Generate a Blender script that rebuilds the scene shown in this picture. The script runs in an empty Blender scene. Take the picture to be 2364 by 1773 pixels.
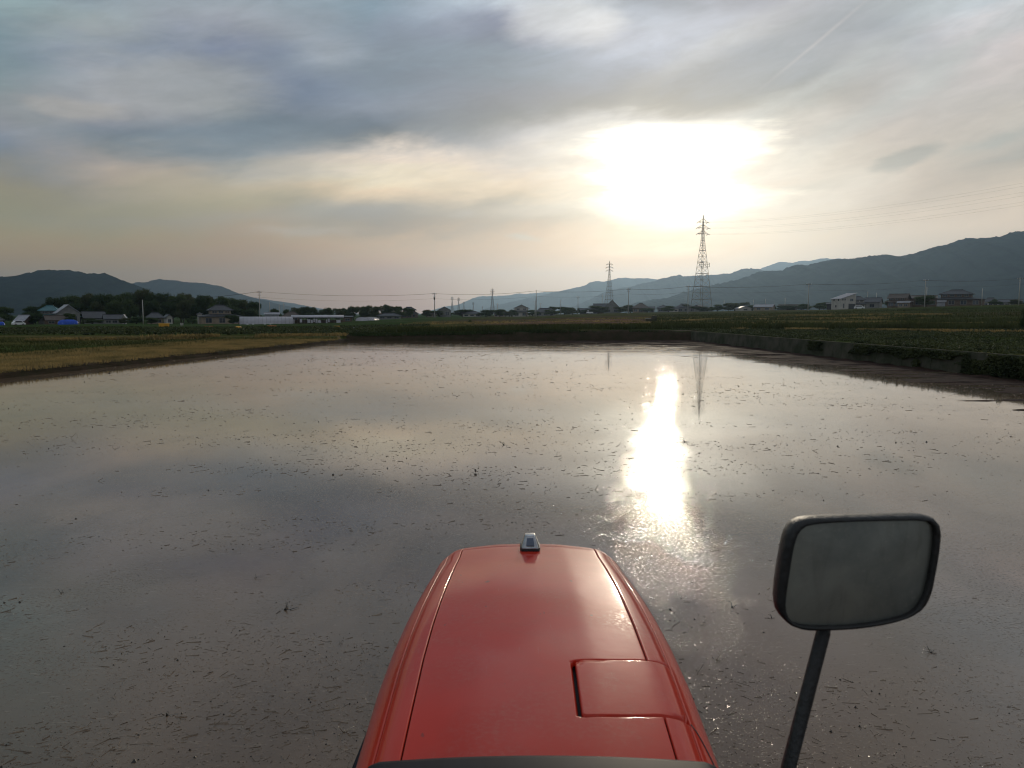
import bpy, math, random
import numpy as np
from mathutils import Vector, Matrix

R = math.radians
S = bpy.context.scene
COL = S.collection

# ------------------------------------------------------------------ camera
F, CX, CY = 1786.0, 1182.0, 886.5          # photo pixels
HOR = 724.6
PITCH = math.atan((CY - HOR) / F)
CAMZ = 2.15
cam_d = bpy.data.cameras.new('camera')
cam = bpy.data.objects.new('camera', cam_d)
COL.objects.link(cam)
cam.location = (0, 0, CAMZ)
cam.rotation_euler = (math.pi / 2 - PITCH, 0, 0)
cam_d.sensor_width = 36
cam_d.lens = 36 * F / 2364
cam_d.clip_start = 0.05
cam_d.clip_end = 60000
cam_d.dof.use_dof = True
cam_d.dof.focus_distance = 14
cam_d.dof.aperture_fstop = 12
S.camera = cam


def ray(px, py):
    a, b = (px - CX), (CY - py)
    v = np.array([a, F * math.cos(PITCH) + b * math.sin(PITCH), b * math.cos(PITCH) - F * math.sin(PITCH)])
    return v / np.linalg.norm(v)


def at(px, py, Y):
    v = ray(px, py)
    return Vector(v * (Y / v[1])) + Vector((0, 0, CAMZ))


def unp(px, py, z=0.0):
    v = ray(px, py)
    return Vector(v * ((z - CAMZ) / v[2])) + Vector((0, 0, CAMZ))


def azel(px, py):
    v = ray(px, py)
    return math.degrees(math.atan2(v[0], v[1])), math.degrees(math.asin(v[2]))


sund = ray(1523, 1052)
SUN_AZ = math.atan2(sund[0], sund[1])
SUN_EL = math.asin(-sund[2])

# ------------------------------------------------------------------ view / render
S.render.engine = 'CYCLES'
S.view_settings.view_transform = 'Standard'
S.view_settings.look = 'None'
S.view_settings.exposure = 0
S.view_settings.gamma = 1
S.cycles.use_denoising = True
S.cycles.filter_width = 1.1
S.cycles.max_bounces = 6
S.cycles.volume_bounces = 0
S.cycles.transparent_max_bounces = 8
S.cycles.sample_clamp_indirect = 4
S.cycles.caustics_reflective = False
S.cycles.caustics_refractive = False


# ------------------------------------------------------------------ node helpers
class NT:
    def __init__(self, tree):
        self.t = tree

    def n(self, typ, **kw):
        nd = self.t.nodes.new(typ)
        for k, v in kw.items():
            setattr(nd, k, v)
        return nd

    def put(self, sock, v):
        if isinstance(v, bpy.types.NodeSocket):
            self.t.links.new(v, sock)
        elif v is not None:
            sock.default_value = v

    def m(self, op, a, b=None, c=None, clamp=False):
        nd = self.n('ShaderNodeMath', operation=op)
        nd.use_clamp = clamp
        for i, v in enumerate((a, b, c)):
            if v is not None:
                self.put(nd.inputs[i], v)
        return nd.outputs[0]

    def ss(self, v, a, b):
        nd = self.n('ShaderNodeMapRange', interpolation_type='SMOOTHSTEP')
        self.put(nd.inputs[0], v)
        nd.inputs[1].default_value = a
        nd.inputs[2].default_value = b
        return nd.outputs[0]

    def mix(self, f, a, b, mode='MIX'):
        nd = self.n('ShaderNodeMix', data_type='RGBA', blend_type=mode)
        nd.clamp_factor = True
        self.put(nd.inputs[0], f)
        self.put(nd.inputs[6], a)
        self.put(nd.inputs[7], b)
        return nd.outputs[2]

    def noise(self, vec, scale, detail=4, rough=0.55, dist=0.0, color=False):
        nd = self.n('ShaderNodeTexNoise')
        if vec is not None:
            self.put(nd.inputs['Vector'], vec)
        nd.inputs['Scale'].default_value = scale
        nd.inputs['Detail'].default_value = detail
        nd.inputs['Roughness'].default_value = rough
        nd.inputs['Distortion'].default_value = dist
        return nd.outputs['Color' if color else 'Fac']

    def comb(self, x, y, z):
        nd = self.n('ShaderNodeCombineXYZ')
        for i, v in enumerate((x, y, z)):
            self.put(nd.inputs[i], v)
        return nd.outputs[0]

    def sep(self, v):
        nd = self.n('ShaderNodeSeparateXYZ')
        self.put(nd.inputs[0], v)
        return nd.outputs

    def ramp(self, fac, stops, interp='LINEAR'):
        nd = self.n('ShaderNodeValToRGB')
        cr = nd.color_ramp
        cr.interpolation = interp
        while len(cr.elements) > 1:
            cr.elements.remove(cr.elements[-1])
        cr.elements[0].position = stops[0][0]
        cr.elements[0].color = (*stops[0][1], 1)
        for p, c in stops[1:]:
            e = cr.elements.new(p)
            e.color = (*c, 1)
        self.put(nd.inputs[0], fac)
        return nd.outputs[0]

    def scale(self, v, sx, sy, sz):
        nd = self.n('ShaderNodeVectorMath', operation='MULTIPLY')
        self.put(nd.inputs[0], v)
        nd.inputs[1].default_value = (sx, sy, sz)
        return nd.outputs[0]


def lin(c):
    return tuple(((v / 255) / 12.92 if v / 255 <= 0.04045 else ((v / 255 + 0.055) / 1.055) ** 2.4) for v in c)


# ------------------------------------------------------------------ world (sky)
world = bpy.data.worlds.new('World')
S.world = world
world.use_nodes = True
W = NT(world.node_tree)
world.node_tree.nodes.clear()
tc = W.n('ShaderNodeTexCoord')
D = tc.outputs['Generated']
dx, dy, dz = W.sep(D)
az0 = W.m('MULTIPLY', W.m('ARCTAN2', dx, dy), 57.29578)
el0 = W.m('MULTIPLY', W.m('ARCSINE', dz), 57.29578)
# cloud warp: long low streaks rising gently to the right
q = W.comb(W.m('MULTIPLY', az0, 0.028), W.m('MULTIPLY', W.m('SUBTRACT', el0, W.m('MULTIPLY', az0, 0.12)), 0.085), 3.7)
wn = W.noise(q, 2.2, 6, 0.58, 0.3, True)
wx, wy, wz = W.sep(wn)
az = W.m('ADD', az0, W.m('MULTIPLY', W.m('SUBTRACT', wx, 0.5), 16.0))
el = W.m('ADD', el0, W.m('MULTIPLY', W.m('SUBTRACT', wy, 0.5), 6.5))
# rows of sky colour by azimuth column (sRGB of the evening cloud deck)
K = 1.0687
TAB = {
    0: [(0, (142, 162, 167)), (80, (129, 147, 155)), (160, (132, 147, 153)), (240, (141, 147, 152)), (320, (128, 137, 145)), (400, (141, 139, 126)), (480, (142, 141, 123)), (560, (139, 133, 116)), (640, (134, 126, 109))],
    276: [(0, (150, 162, 170)), (80, (146, 155, 162)), (160, (153, 159, 166)), (225, (157, 159, 164)), (290, (127, 137, 145)), (360, (163, 158, 150)), (420, (159, 155, 140)), (490, (149, 147, 129)), (560, (145, 138, 120)), (640, (136, 126, 108))],
    553: [(0, (154, 164, 173)), (80, (141, 149, 161)), (160, (133, 143, 157)), (240, (124, 136, 146)), (330, (145, 153, 157)), (400, (185, 177, 159)), (480, (167, 161, 144)), (560, (159, 148, 131)), (640, (155, 141, 122))],
    830: [(0, (142, 160, 173)), (80, (141, 153, 165)), (160, (134, 146, 157)), (240, (140, 149, 160)), (310, (135, 143, 155)), (350, (228, 216, 199)), (420, (222, 207, 184)), (470, (167, 165, 155)), (530, (191, 177, 156)), (600, (176, 160, 138)), (650, (172, 154, 131))],
    1106: [(0, (197, 204, 211)), (60, (164, 171, 183)), (120, (150, 163, 172)), (200, (148, 158, 166)), (275, (157, 162, 172)), (325, (217, 212, 205)), (400, (238, 222, 198)), (440, (204, 190, 170)), (500, (215, 201, 175)), (560, (219, 204, 177)), (650, (197, 176, 150))],
    1383: [(0, (183, 189, 196)), (60, (203, 207, 213)), (150, (188, 192, 197)), (235, (178, 184, 190)), (275, (218, 218, 218)), (330, (245, 242, 231)), (400, (252, 244, 228)), (480, (256, 245, 221)), (560, (253, 236, 206)), (650, (225, 205, 178))],
    1660: [(0, (189, 190, 194)), (80, (186, 188, 189)), (160, (181, 184, 184)), (240, (185, 186, 183)), (285, (206, 202, 195)), (330, (235, 228, 215)), (400, (238, 228, 214)), (470, (233, 222, 204)), (540, (248, 236, 214)), (620, (238, 224, 201))],
    1936: [(0, (180, 186, 188)), (80, (181, 185, 187)), (160, (194, 194, 191)), (240, (199, 196, 190)), (320, (204, 198, 187)), (400, (217, 208, 194)), (480, (219, 209, 193)), (560, (226, 216, 197))],
    2212: [(0, (200, 204, 206)), (80, (205, 201, 200)), (160, (199, 195, 191)), (240, (198, 194, 186)), (320, (185, 183, 175)), (400, (205, 196, 182)), (480, (212, 202, 187)), (540, (206, 196, 180))],
}
CORR = {0: {0: (1.076, 1.178, 1.133), 80: (0.927, 1.02, 1.01), 160: (0.986, 0.995, 0.958), 240: (1.086, 1.01, 1.042), 320: (1.051, 1.036, 1.118), 400: (1.156, 1.026, 0.862), 480: (1.394, 1.219, 0.864), 560: (1.911, 1.383, 0.74), 640: (1.911, 1.383, 0.74)}, 276: {0: (0.999, 1.028, 1.026), 80: (1.173, 1.125, 1.042), 160: (0.861, 0.893, 1.024), 225: (0.882, 0.808, 0.896), 290: (0.866, 0.858, 0.87), 360: (1.438, 1.231, 1.077), 420: (1.122, 1.024, 0.828), 490: (1.35, 1.118, 0.736), 560: (1.678, 1.168, 0.62), 640: (1.678, 1.168, 0.62)}, 553: {0: (0.994, 1.004, 1.007), 80: (1.178, 1.102, 1.076), 160: (0.462, 0.555, 0.805), 240: (0.45, 0.529, 0.64), 330: (0.835, 0.864, 0.917), 400: (1.069, 0.981, 0.81), 480: (1.161, 1.021, 0.749), 560: (1.42, 0.924, 0.553), 640: (1.42, 0.924, 0.553)}, 830: {0: (0.662, 0.796, 0.856), 80: (0.795, 0.848, 0.915), 160: (0.586, 0.661, 0.762), 240: (0.691, 0.73, 0.851), 310: (0.45, 0.45, 0.45), 350: (1.174, 1.097, 1.071), 420: (1.366, 1.199, 1.016), 470: (0.7, 0.618, 0.569), 530: (1.23, 0.877, 0.603), 600: (1.258, 0.637, 0.45), 650: (1.258, 0.637, 0.45)}, 1106: {0: (1.089, 1.154, 1.205), 60: (0.45, 0.463, 0.642), 120: (0.45, 0.532, 0.661), 200: (0.45, 0.45, 0.562), 275: (0.45, 0.45, 0.45), 325: (0.732, 0.725, 0.79), 400: (0.813, 0.724, 0.648), 440: (0.45, 0.45, 0.45), 500: (0.749, 0.561, 0.45), 560: (0.967, 0.671, 0.45), 650: (0.967, 0.671, 0.45)}, 1383: {0: (0.503, 0.563, 0.654), 60: (0.82, 0.872, 0.993), 150: (0.46, 0.531, 0.683), 235: (0.45, 0.45, 0.45), 560: (0.897, 0.647, 0.45), 650: (0.897, 0.647, 0.45)}, 1660: {0: (0.623, 0.634, 0.723), 80: (0.554, 0.576, 0.656), 160: (0.472, 0.529, 0.638), 240: (0.45, 0.45, 0.45), 540: (0.944, 0.785, 0.636), 620: (0.944, 0.785, 0.636)}, 1936: {0: (0.829, 0.857, 0.878), 80: (0.718, 0.737, 0.811), 160: (0.929, 0.908, 0.93), 240: (0.877, 0.795, 0.788), 320: (0.943, 0.855, 0.81), 400: (0.794, 0.711, 0.668), 480: (0.982, 0.86, 0.774), 560: (0.982, 0.86, 0.774)}, 2212: {0: (1.195, 1.244, 1.285), 80: (1.281, 1.185, 1.174), 160: (0.989, 0.942, 0.916), 240: (1.082, 1.014, 0.972), 320: (0.913, 0.841, 0.792), 400: (1.079, 0.977, 0.89), 480: (1.359, 1.188, 1.042), 540: (1.359, 1.188, 1.042)}}
cols = []
ZEN = (118, 128, 140)
HZ = 0.0
for x, rows in TAB.items():
    stops = []
    for k_, (y, c) in reversed(list(enumerate(rows))):
        e = azel(x * K, y * K)[1]
        g = CORR.get(x, {}).get(y, (1, 1, 1))
        stops.append((max(0, e) / 60.0, tuple(a * b_ for a, b_ in zip(lin(c), g))))
    stops.append((0.74, lin(ZEN)))
    stops.append((0.97, lin((160, 165, 170))))  # brighter sky overhead, out of view, added to lift the light
    cols.append((azel(x * K, 330 * K)[0], W.ramp(W.m('DIVIDE', el, 60.0), stops, 'CARDINAL')))
cur = cols[0][1]
for (a0, _), (a1, c1) in zip(cols[:-1], cols[1:]):
    nd = W.n('ShaderNodeMapRange')
    W.put(nd.inputs[0], az)
    nd.inputs[1].default_value = a0
    nd.inputs[2].default_value = a1
    cur = W.mix(nd.outputs[0], cur, c1)
# sky behind the viewer, raised to a pale grey to light the scene
back = W.ss(W.m('ABSOLUTE', az0), 55, 120)
cur = W.mix(back, cur, (*lin((163, 168, 172)), 1))


def blob(px, py, sx, sy, rot=0.0, hard=None, a=None, e=None):
    """soft elliptical patch in azimuth / elevation; px,py centre, sx,sy radii in photo px / K"""
    ca, ce = azel(px * K, py * K)
    u = W.m('MULTIPLY', W.m('SUBTRACT', a or az, ca), 29.0 / sx)
    v = W.m('MULTIPLY', W.m('SUBTRACT', e or el, ce), 29.0 / sy)
    if rot:
        c, s = math.cos(R(rot)), math.sin(R(rot))
        k = sx / sy
        ud = W.m('ADD', W.m('MULTIPLY', u, c), W.m('MULTIPLY', v, s / k))
        vd = W.m('SUBTRACT', W.m('MULTIPLY', v, c), W.m('MULTIPLY', u, s * k))
        u, v = ud, vd
    r2 = W.m('ADD', W.m('MULTIPLY', u, u), W.m('MULTIPLY', v, v))
    if hard:
        return W.ss(W.m('SQRT', r2), 1 + hard, 1 - hard)
    return W.m('EXPONENT', W.m('MULTIPLY', r2, -1.0))


# finer warp for patch edges
q2 = W.comb(W.m('MULTIPLY', az0, 0.07), W.m('MULTIPLY', el0, 0.22), 9.1)
w2 = W.sep(W.noise(q2, 1.6, 5, 0.6, 0.2, True))
azf = W.m('ADD', az0, W.m('MULTIPLY', W.m('SUBTRACT', w2[0], 0.5), 7.0))
elf = W.m('ADD', el0, W.m('MULTIPLY', W.m('SUBTRACT', w2[1], 0.5), 2.2))
A, E = azf, elf
# light and dark cloud patches
for (px, py, sx, sy, rot, col, amt) in [
    (380, 190, 190, 55, 8, (172, 172, 170), .75), (190, 238, 75, 16, 0, (178, 172, 166), .8),
    (700, 120, 60, 35, 0, (172, 180, 188), .5), (60, 250, 70, 30, 0, (158, 160, 158), .6),
    (600, 370, 110, 26, 10, (196, 186, 172), .55), (450, 475, 260, 16, 3, (160, 155, 150), .4),
    (760, 455, 150, 20, 4, (160, 160, 160), .45), (640, 498, 120, 8, 3, (196, 186, 174), .5),
    (1215, 40, 110, 42, -5, (216, 218, 220), .7), (1290, 62, 60, 30, 0, (226, 226, 228), .6),
    (930, 30, 90, 40, 0, (150, 160, 178), .5),
    (1180, 345, 110, 14, 0, (196, 188, 180), .7), (1170, 450, 130, 16, 0, (205, 192, 176), .6),
    (1650, 395, 120, 12, 2, (226, 208, 190), .7), (1740, 402, 90, 16, 4, (205, 198, 184), .6),
    (1620, 470, 110, 12, 0, (232, 214, 192), .6), (1120, 514, 30, 7, -8, (186, 180, 168), .7),
    (1008, 458, 30, 7, 0, (176, 168, 160), .6), (2150, 310, 70, 12, 14, (160, 164, 158), .7),
    (2190, 342, 60, 8, 10, (172, 170, 162), .6), (2020, 150, 260, 22, 28, (184, 188, 186), .6),
    (1750, 190, 300, 16, 24, (176, 181, 182), .6), (1560, 90, 180, 24, 22, (198, 199, 198), .4),
]:
    k = W.m('MULTIPLY', blob(px, py, sx, sy, rot, .5 if (px, py) in ((380, 190), (190, 238), (1215, 40)) else None, A, E), amt)
    cur = W.mix(k, cur, (*lin(col), 1))
dk = W.m('MULTIPLY', blob(1945, 347, 58, 19, 10, .45, A, E), .8)
cur = W.mix(dk, cur, (*lin((142, 143, 138)), 1))
# a fading aircraft trail
k = W.m('MULTIPLY', blob(1775, 83, 95, 3.0, 35, None, az0, el0), .2)
cur = W.mix(k, cur, (*lin((235, 222, 214)), 1))
# feathered cloud texture
q3 = W.comb(W.m('MULTIPLY', az0, 0.05), W.m('MULTIPLY', W.m('SUBTRACT', el0, W.m('MULTIPLY', az0, 0.25)), 0.2), 1.3)
t1 = W.noise(q3, 1.6, 8, 0.62, 0.6)
q4 = W.comb(W.m('MULTIPLY', az0, 0.12), W.m('MULTIPLY', W.m('SUBTRACT', el0, W.m('MULTIPLY', az0, 0.1)), 0.6), 5.0)
t2 = W.noise(q4, 1.5, 7, 0.6, 0.4)
tx = W.m('ADD', W.m('MULTIPLY', W.m('SUBTRACT', t1, 0.5), 0.55), W.m('MULTIPLY', W.m('SUBTRACT', t2, 0.5), 0.36))
t3 = W.noise(W.comb(W.m('MULTIPLY', az0, .22), W.m('MULTIPLY', W.m('SUBTRACT', el0, W.m('MULTIPLY', az0, 0.2)), .75), 8.0), 1.4, 8, .66, .8)
tx = W.m('ADD', tx, W.m('MULTIPLY', W.m('MULTIPLY', W.m('SUBTRACT', t3, .5), W.ss(el0, 3, 11)), .44))
tx = W.m('MULTIPLY', tx, W.ss(el0, 0.5, 12))
vm = W.n('ShaderNodeVectorMath', operation='SCALE')
W.put(vm.inputs[0], cur)
W.put(vm.inputs['Scale'], W.m('ADD', 1.0, tx))
cur = vm.outputs[0]
# the sun behind thin cloud: a burnt-out patch with a flat top
q5 = W.comb(W.m('MULTIPLY', az0, 0.09), W.m('MULTIPLY', el0, 0.60), 3.4)
w5 = W.sep(W.noise(q5, 1.5, 6, 0.6, 0.2, True))
ab = W.m('ADD', az0, W.m('MULTIPLY', W.m('SUBTRACT', w5[0], 0.5), 10.0))
eb = W.m('ADD', el0, W.m('MULTIPLY', W.m('SUBTRACT', w5[1], 0.5), 1.0))
bl = [(1474, 306, 200, 44, .20, 0.50), (1452, 372, 150, 52, .35, 0.44), (1468, 430, 206, 25, .3, 0.40), (1455, 468, 115, 26, .45, 0.38), (1430, 540, 90, 12, .9, .2),
      (1440, 372, 95, 58, .9, .3), (1440, 388, 27, 27, .95, 9.0)]
glow = None
for (px, py, sx, sy, hd, am) in bl:
    g = W.m('MULTIPLY', blob(px, py, sx, sy, 0, hd, ab, eb), am)
    glow = g if glow is None else W.m('ADD', glow, g)
halo = W.m('MULTIPLY', blob(1440, 430, 300, 130, 0, None, az0, el0), 0.14)
top = W.ss(W.m('ADD', el0, W.m('MULTIPLY', W.m('SUBTRACT', w5[1], 0.5), 1.2)), azel(1470 * K, 255 * K)[1], azel(1470 * K, 275 * K)[1])
glow = W.m('MULTIPLY', W.m('ADD', glow, halo), top)
gc = W.n('ShaderNodeVectorMath', operation='SCALE')
gc.inputs[0].default_value = (1.0, 0.93, 0.76)
W.put(gc.inputs['Scale'], glow)
cur = W.mix(1.0, cur, gc.outputs[0], 'ADD')
# clear air shows a little between the clouds
sky = W.n('ShaderNodeTexSky', sky_type='NISHITA')
sky.sun_disc = False
sky.sun_elevation = SUN_EL
sky.sun_rotation = SUN_AZ
sky.air_density = 1.2
sky.dust_density = 2.0
vs = W.n('ShaderNodeVectorMath', operation='SCALE')
W.put(vs.inputs[0], cur)
vs.inputs['Scale'].default_value = 10.0
fin = W.mix(0.92, sky.outputs[0], vs.outputs[0])
bg = W.n('ShaderNodeBackground')
W.put(bg.inputs[0], fin)
bg.inputs[1].default_value = 0.1
out = W.n('ShaderNodeOutputWorld')
W.put(out.inputs[0], bg.outputs[0])
world.cycles.sampling_method = 'MANUAL'
world.cycles.sample_map_resolution = 1024

# ------------------------------------------------------------------ sun
sd = bpy.data.lights.new('sun', 'SUN')
sd.energy = 1.0
sd.angle = R(1.5)
sd.color = (1.0, 0.86, 0.66)
so = bpy.data.objects.new('sun', sd)
COL.objects.link(so)
so.rotation_euler = Vector((math.sin(SUN_AZ) * math.cos(SUN_EL), math.cos(SUN_AZ) * math.cos(SUN_EL), math.sin(SUN_EL))).to_track_quat('Z', 'Y').to_euler()

# ------------------------------------------------------------------ object helpers
rng = np.random.default_rng(7)
random.seed(7)


class MB:
    def __init__(self):
        self.v = []
        self.f = []

    def face(self, pts):
        b = len(self.v)
        self.v += [tuple(p) for p in pts]
        self.f.append(tuple(range(b, b + len(pts))))

    def box(self, x0, x1, y0, y1, z0, z1):
        b = len(self.v)
        self.v += [(x0, y0, z0), (x1, y0, z0), (x1, y1, z0), (x0, y1, z0), (x0, y0, z1), (x1, y0, z1), (x1, y1, z1), (x0, y1, z1)]
        self.f += [tuple(b + i for i in q) for q in ((0, 3, 2, 1), (4, 5, 6, 7), (0, 1, 5, 4), (1, 2, 6, 5), (2, 3, 7, 6), (3, 0, 4, 7))]
        return self

    def tube(self, pts, r, n=6, cap=True):
        pts = [Vector(p) for p in pts]
        rs = r if isinstance(r, (list, tuple)) else [r] * len(pts)
        b = len(self.v)
        for i, p in enumerate(pts):
            d = (pts[min(i + 1, len(pts) - 1)] - pts[max(i - 1, 0)]).normalized()
            ref = Vector((0, 0, 1)) if abs(d.z) < 0.9 else Vector((1, 0, 0))
            u = d.cross(ref).normalized()
            w = u.cross(d)
            for k in range(n):
                a = 2 * math.pi * k / n + math.pi / n
                self.v.append(tuple(p + (u * math.cos(a) + w * math.sin(a)) * rs[i]))
        for i in range(len(pts) - 1):
            for k in range(n):
                k2 = (k + 1) % n
                self.f.append((b + i * n + k, b + i * n + k2, b + (i + 1) * n + k2, b + (i + 1) * n + k))
        if cap:
            self.f.append(tuple(b + k for k in reversed(range(n))))
            self.f.append(tuple(b + (len(pts) - 1) * n + k for k in range(n)))
        return self

    def build(self, name, mat, parent=None, smooth=False, bevel=0, seg=2):
        return mk(name, self.v, self.f, mat, parent, smooth, bevel, seg)


def mk(name, v, f, mat, parent=None, smooth=False, bevel=0, seg=2):
    me = bpy.data.meshes.new(name)
    me.from_pydata(v if isinstance(v, list) else v.tolist(), [], f if isinstance(f, list) else f.tolist())
    me.materials.append(mat)
    if smooth:
        me.shade_smooth()
    o = bpy.data.objects.new(name, me)
    COL.objects.link(o)
    if parent:
        o.parent = parent
    if bevel:
        md = o.modifiers.new('bevel', 'BEVEL')
        md.width = bevel
        md.segments = seg
        md.limit_method = 'ANGLE'
        me.shade_smooth()
    return o


def tag(o, label=None, cat=None, group=None, kind=None):
    for k, v in (('label', label), ('category', cat), ('group', group), ('kind', kind)):
        if v:
            o[k] = v
    return o


def empty(name, loc, rz=0, label=None, cat=None, group=None):
    o = bpy.data.objects.new(name, None)
    COL.objects.link(o)
    o.location = loc
    o.rotation_euler = (0, 0, rz)
    o.empty_display_size = 0.3
    return tag(o, label, cat, group)


def copy_tree(o, parent=None):
    c = o.copy()
    COL.objects.link(c)
    if parent:
        c.parent = parent
        c.matrix_parent_inverse = o.matrix_parent_inverse
    for ch in [x for x in bpy.data.objects if x.parent == o]:
        copy_tree(ch, c)
    return c


def vnoise(x, y, seed=0):
    """smooth value noise, vectorised"""
    x = np.asarray(x, float)
    y = np.asarray(y, float)
    xi, yi = np.floor(x).astype(np.int64), np.floor(y).astype(np.int64)
    fx, fy = x - xi, y - yi
    fx, fy = fx * fx * (3 - 2 * fx), fy * fy * (3 - 2 * fy)

    def h(a, b):
        n = (a * 374761393 + b * 668265263 + seed * 974711) & 0x7fffffff
        n = ((n ^ (n >> 13)) * 1274126177) & 0x7fffffff
        return ((n ^ (n >> 16)) & 0xffff) / 65535.0
    return (h(xi, yi) * (1 - fx) + h(xi + 1, yi) * fx) * (1 - fy) + (h(xi, yi + 1) * (1 - fx) + h(xi + 1, yi + 1) * fx) * fy


def fbm(x, y, o=4, seed=0):
    s, a, t = 0, 1, 0
    for i in range(o):
        s = s + a * vnoise(x * 2 ** i, y * 2 ** i, seed + i * 17)
        t += a
        a *= .5
    return s / t


# ------------------------------------------------------------------ materials
def mat(name, col, rough=.7, var=.25, vscale=3.0, metal=0, coat=0, bump=0, bscale=20, spec=.5, col2=None, attr=None, trans=0):
    m = bpy.data.materials.new(name)
    m.use_nodes = True
    t = NT(m.node_tree)
    b = m.node_tree.nodes['Principled BSDF']
    tcn = t.n('ShaderNodeTexCoord').outputs['Object']
    nz = t.noise(tcn, vscale, 5, .6)
    c1 = (*col, 1)
    if attr:
        at_ = t.n('ShaderNodeAttribute', attribute_name=attr)
        base = at_.outputs['Color']
    else:
        base = t.mix(t.ss(nz, .3, .7), c1, (*(col2 or tuple(c * (1 - var) for c in col)), 1))
    if attr:
        sc = t.n('ShaderNodeVectorMath', operation='SCALE')
        t.put(sc.inputs[0], base)
        t.put(sc.inputs['Scale'], t.m('ADD', 1 - var, t.m('MULTIPLY', nz, 2 * var)))
        base = sc.outputs[0]
    t.put(b.inputs['Base Color'], base)
    b.inputs['Roughness'].default_value = rough
    b.inputs['Metallic'].default_value = metal
    b.inputs['Specular IOR Level'].default_value = spec
    if coat:
        b.inputs['Coat Weight'].default_value = coat
        b.inputs['Coat Roughness'].default_value = .12
    if bump:
        bn = t.n('ShaderNodeBump')
        bn.inputs['Strength'].default_value = bump
        bn.inputs['Distance'].default_value = .02
        t.put(bn.inputs['Height'], t.noise(tcn, bscale, 4))
        t.put(b.inputs['Normal'], bn.outputs[0])
    if trans:
        tr = t.n('ShaderNodeBsdfTranslucent')
        t.put(tr.inputs[0], base)
        mx = t.n('ShaderNodeMixShader')
        mx.inputs[0].default_value = trans
        t.put(mx.inputs[1], b.outputs[0])
        t.put(mx.inputs[2], tr.outputs[0])
        t.put(m.node_tree.nodes['Material Output'].inputs[0], mx.outputs[0])
    return m


M = {
    'leaf_a': mat('leaf_deep_green', (.045, .075, .022), .7, .5, .25, spec=.2, trans=.3),
    'leaf_b': mat('leaf_mid_green', (.07, .105, .03), .7, .5, .25, spec=.2, trans=.35),
    'leaf_c': mat('leaf_olive', (.085, .10, .035), .7, .5, .25, spec=.2, trans=.35),
    'bark': mat('bark', (.09, .07, .05), .9, .4, 6, bump=.5),
    'grass_g': mat('grass_green', (.062, .075, .022), .8, .5, .35, spec=.2, trans=.3),
    'grass_d': mat('grass_dark', (.035, .055, .016), .8, .5, .35, spec=.2, trans=.25),
    'grass_y': mat('grass_straw', (.42, .29, .115), .85, .4, .6, spec=.2, trans=.3, col2=(.16, .13, .055)),
    'crop': mat('crop_leaf', (.08, .092, .036), .7, .4, .6, spec=.15, trans=.3, col2=(.03, .042, .02)),
    'soil': mat('soil', (.10, .065, .045), .95, .4, 1.5, bump=.6, bscale=8),
    'bank': mat('bank_earth', (.055, .038, .027), .95, .5, 2.0, bump=.8, bscale=6, col2=(.035, .032, .018), spec=.05),
    'concrete': mat('weathered_concrete', (.095, .086, .068), .9, .45, 1.2, bump=.8, bscale=9, col2=(.04, .047, .026), spec=.1),
    'concrete_l': mat('pole_concrete', (.42, .40, .37), .85, .2, .8),
    'steel': mat('galvanised_steel', (.24, .22, .20), .6, .2, 1, metal=.3),
    'wire': mat('cable_black', (.03, .03, .03), .6, .1, 1),
    'dark_metal': mat('dark_metal', (.05, .05, .055), .6, .3, 2, metal=.2),
    'tile': mat('roof_tile_slate', (.07, .072, .082), .55, .35, 1.2, bump=.5, bscale=5),
    'tile_b': mat('roof_tile_brown', (.10, .075, .06), .6, .35, 1.2, bump=.5, bscale=5),
    'tile_t': mat('roof_sheet_teal', (.06, .17, .19), .5, .3, 1.0),
    'tin': mat('tin_roof_pale', (.34, .34, .38), .5, .3, 1.0),
    'green_roof': mat('roof_olive_sheet', (.12, .125, .07), .6, .3, 1.0),
    'plaster': mat('plaster_white', (.46, .43, .39), .85, .2, .8),
    'plaster_g': mat('plaster_grey', (.22, .215, .205), .85, .3, .8),
    'plaster_b': mat('plaster_beige', (.30, .23, .17), .85, .3, .8),
    'wood': mat('old_timber', (.12, .075, .05), .8, .4, 2.0),
    'frame': mat('window_frame', (.30, .29, .28), .5, .1, 2),
    'glass': mat('window_glass', (.03, .035, .045), .08, .1, 1, spec=.8),
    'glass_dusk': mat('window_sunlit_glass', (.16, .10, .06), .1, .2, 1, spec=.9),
    'film': mat('greenhouse_film', (.62, .60, .66), .4, .15, .5, trans=.25),
    'white': mat('white_paint', (.75, .75, .75), .4, .1, 2, coat=.3),
    'blue': mat('blue_sheet', (.01, .09, .62), .5, .35, 2.0, bump=.6, bscale=3),
    'yellow': mat('yellow_plastic', (.75, .38, .03), .5, .25, 2.0),
    'orange': mat('orange_plastic', (.62, .20, .03), .5, .3, 2.0),
    'bag': mat('white_bag', (.6, .6, .62), .6, .2, 3.0),
    'rubber': mat('rubber', (.02, .02, .02), .8, .3, 6),
    'straw': mat('wet_straw', (.42, .33, .25), .5, .5, 14, spec=.5, col2=(.10, .075, .055)),
    'clod': mat('wet_clod', (.030, .022, .016), .5, .4, 20),
}

# ------------------------------------------------------------------ terrain
PA, PB = unp(-40, 878.5), unp(812, 787.2)      # left water line
PC, PD = unp(1596, 787.2), unp(2364, 878)      # right wall foot
YF = (PB.y + PC.y) / 2


def lx(y):
    return PA.x + (PB.x - PA.x) * (y - PA.y) / (PB.y - PA.y)


def rx(y):
    return PC.x + (PD.x - PC.x) * (y - PC.y) / (PD.y - PC.y)


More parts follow.
